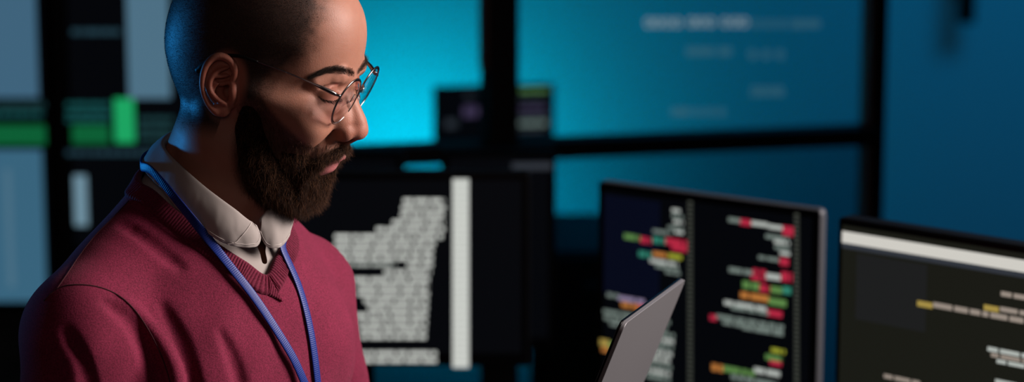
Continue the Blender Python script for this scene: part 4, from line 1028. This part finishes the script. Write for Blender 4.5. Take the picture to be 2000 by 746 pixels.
# displays on the dark divider at the left
dv = Flat(-420, 100, 4.85, 640, 100, 1); u = dv.W
o_ = MB().box(dv.pt(0, 0, -.1) * [1, 1, 0], dv.ex * u, dv.nz * .1, UPV * ZC).build('wall_divider', m_wdark); o_['kind'] = 'structure'
FL = Flat(-560, -160, 4.7, 84, -160, .775); FR = Flat(116, -160, 4.7, 620, -160, .66)
def display(label, F):
    t = thing('wall_display', label, 'screen', F.pt(F.W / 2, F.H, -.05), 'displays on the dark wall')
    mb = MB(); F.box(mb, 0, 0, F.W, F.H, -.06, 0); mb.build('casing', m_black, t, bevel=.004)
    mb = MB(); F.box(mb, .01, .01, F.W - .01, F.H - .01, 0, .002); return t, mb.build('screen', m_scr, t)
tl, sl = display('large wall display at the left edge with pale blue panels above and below green rows', FL)
tr_, sr = display('large wall display behind the head with a vivid green block and pale panels', FR)
def blocks(F, l, name, parent):
    for x0, x1, y0, y1, c in l:
        u0, v0 = F.uv(x0, y0); u1, v1 = F.uv(x1, y1); mb = MB(); F.box(mb, max(u0, .012), max(v0, .012), u1, v1, .002, .003); mb.build(name, EM[c], parent)
blocks(FL, [(-240, 76, -140, 190, 'A'), (-240, 92, 292, 588, 'C')], 'window_panel', sl)
blocks(FL, [(8, 30, 330, 560, 'B'), (50, 58, 330, 560, 'A')], 'column_stripe', sl)
blocks(FL, [(-240, 90, 244, 282, 'G')], 'green_bar', sl); rows(FL, [(-200, 88, 198, 13, 'q'), (-200, 84, 216, 13, 'T')], 'screen_text', sl)
blocks(FR, [(243, 334, -140, 192, 'B'), (127, 172, 342, 440, 'D')], 'window_panel', sr)
blocks(FR, [(223, 264, 192, 278, 'H'), (130, 214, 244, 280, 'G')], 'green_bar', sr)
rows(FR, [(130, 214, 198, 13, 'T'), (130, 214, 215, 13, 'T'), (130, 212, 230, 10, 'T'), (270, 338, 226, 14, 'q'), (270, 338, 245, 14, 'q'), (270, 338, 264, 12, 'q'), (130, 300, 292, 12, 'e'), (140, 235, 55, 14, 'e')], 'screen_text', sr)

# office chair and wall lamp at the right
ch = P(1985, 640, 4.9); ch = np.array([ch[0], ch[1], 0]); m_fab = mat('chair_fabric', (.012, .014, .018), .9); bump(m_fab, 400, .2)
oc = thing('office_chair', 'dark office chair by the blue wall, behind the monitor at the right', 'chair', ch)
slab(ch + [-.24, -.24, .46], np.array([.48, 0, 0]), np.array([0, .46, 0]), np.array([0, 0, .07]), .08, 'seat', m_fab, oc)
slab(ch + [-.21, -.27, .58], np.array([.42, 0, 0]), np.array([0, -.03, .47]), np.array([0, -.05, 0]), .09, 'backrest', m_fab, oc)
MB().tube([ch + [0, -.20, .47], ch + [0, -.31, .50], ch + [0, -.335, .62], ch + [0, -.345, .8]], .018, 10).build('back_bracket', m_black, oc, smooth=True)
MB().tube([ch + [0, 0, .08], ch + [0, 0, .46]], .025, 14).build('gas_stem', m_black, oc, smooth=True)
for k in range(5):
    a = 2 * pi * k / 5 + .3; e = ch + [cos(a) * .29, sin(a) * .29, .06]
    lg = MB().tube([ch + [0, 0, .10], e], [.022, .015], 8).build('leg', m_black, oc, smooth=True)
    MB().tube([e + [-sin(a) * .02, cos(a) * .02, -.032], e + [sin(a) * .02, -cos(a) * .02, -.032]], .028, 14).build('caster', m_black, lg, smooth=True)
for i in (-1, 1): MB().tube([ch + [i * .23, 0, .47], ch + [i * .28, 0, .50], ch + [i * .28, 0, .68], ch + [i * .28, -.12, .70], ch + [i * .28, .12, .70]], .015, 8).build('armrest', m_black, oc, smooth=True)
wl_ = P(1881, 20, (Y1 - .06 - CAM[1]) / ray(1881, 20)[1]); wl = thing('wall_lamp', 'dark cylindrical lamp fixed high on the blue wall, switched off', 'lamp', wl_)
MB().tube([wl_ + [0, -.05, -.03], wl_ + [0, -.05, .22]], .026, 20).build('shade', m_black, wl, smooth=True)
MB().box(wl_ + [-.03, .03, .05], (.06, 0, 0), (0, .03, 0), (0, 0, .1)).build('wall_plate', m_black, wl, bevel=.003)
MB().tube([wl_ + [0, -.03, .1], wl_ + [0, .035, .1]], .01, 8).build('arm', m_black, wl, smooth=True)

# desks under the monitors
desk('desk', 'long dark desk carrying the monitors beside the man', .45, .76, 2.4, .98, 0)
desk('rear_desk', 'dark desk by the glass under the plain black monitors', -.05, 1.53, 1.3, .5, 0)
desk('wall_desk', 'dark desk behind the glass carrying the small monitor', .05, 2.95, .9, .45, 0)
def area(name, loc, target, size, power, col, sy=None, spread=None):
    l = bpy.data.lights.new(name, 'AREA'); l.energy = power; l.color = col; l.size = size
    if sy: l.shape = 'RECTANGLE'; l.size_y = sy
    if spread: l.spread = radians(spread)
    o = bpy.data.objects.new(name, l); C.objects.link(o); o.location = tuple(map(float, loc))
    o.rotation_euler = (Vector(target) - Vector(loc)).to_track_quat('-Z', 'Y').to_euler(); return o
hx = H0
area('key_lamp', (2.1, .04, 2.4), (0.1, 0, 1.5), 1.0, 22, (1, .86, .81), spread=80)
area('rim_lamp', (-2.1, 1.0, 1.40), (-.10, 0, 1.61), .35, .22, (.02, .36, 1), spread=11)
area('fill_lamp', (.2, -3.0, 2.7), (0, 0, 1.4), 1.2, 5.5, (1, .68, .62))
area('wall_washer', (-.10, 4.16, .76), (-.10, 4.6, 1.0), .26, 6.5, (0, .60, .80))
area('added_wall_glow', (.27, 4.25, .5), (.27, 4.6, .75), .2, 1.6, (0, .62, .9))  # unseen lamp, added behind the cabinet to brighten a patch of wall
area('blue_wall_fill', (2.0, 2.9, 2.9), (1.9, 4.6, 1.0), 1.2, 50, (0, .35, .76))  # general blue fill from overhead, unseen, added to brighten the back wall

cam = bpy.data.cameras.new('camera'); co = bpy.data.objects.new('camera', cam); C.objects.link(co)
co.location = tuple(CAM); co.rotation_euler = (radians(80), 0, 0)
cam.lens = 85; cam.sensor_width = 36; cam.clip_start = .1; cam.clip_end = 60
cam.dof.use_dof = True; cam.dof.focus_distance = 2.31; cam.dof.aperture_fstop = 3.2; cam.dof.aperture_blades = 0
bpy.context.scene.camera = co
w_ = bpy.data.worlds.new('world'); bpy.context.scene.world = w_; w_.use_nodes = True
w_.node_tree.nodes['Background'].inputs[0].default_value = (.004, .006, .01, 1)
sc = bpy.context.scene
sc.view_settings.view_transform = 'Standard'; sc.view_settings.look = 'None'; sc.view_settings.gamma = 1; sc.view_settings.exposure = 0
sc.view_settings.use_curve_mapping = False
sc.cycles.use_denoising = True
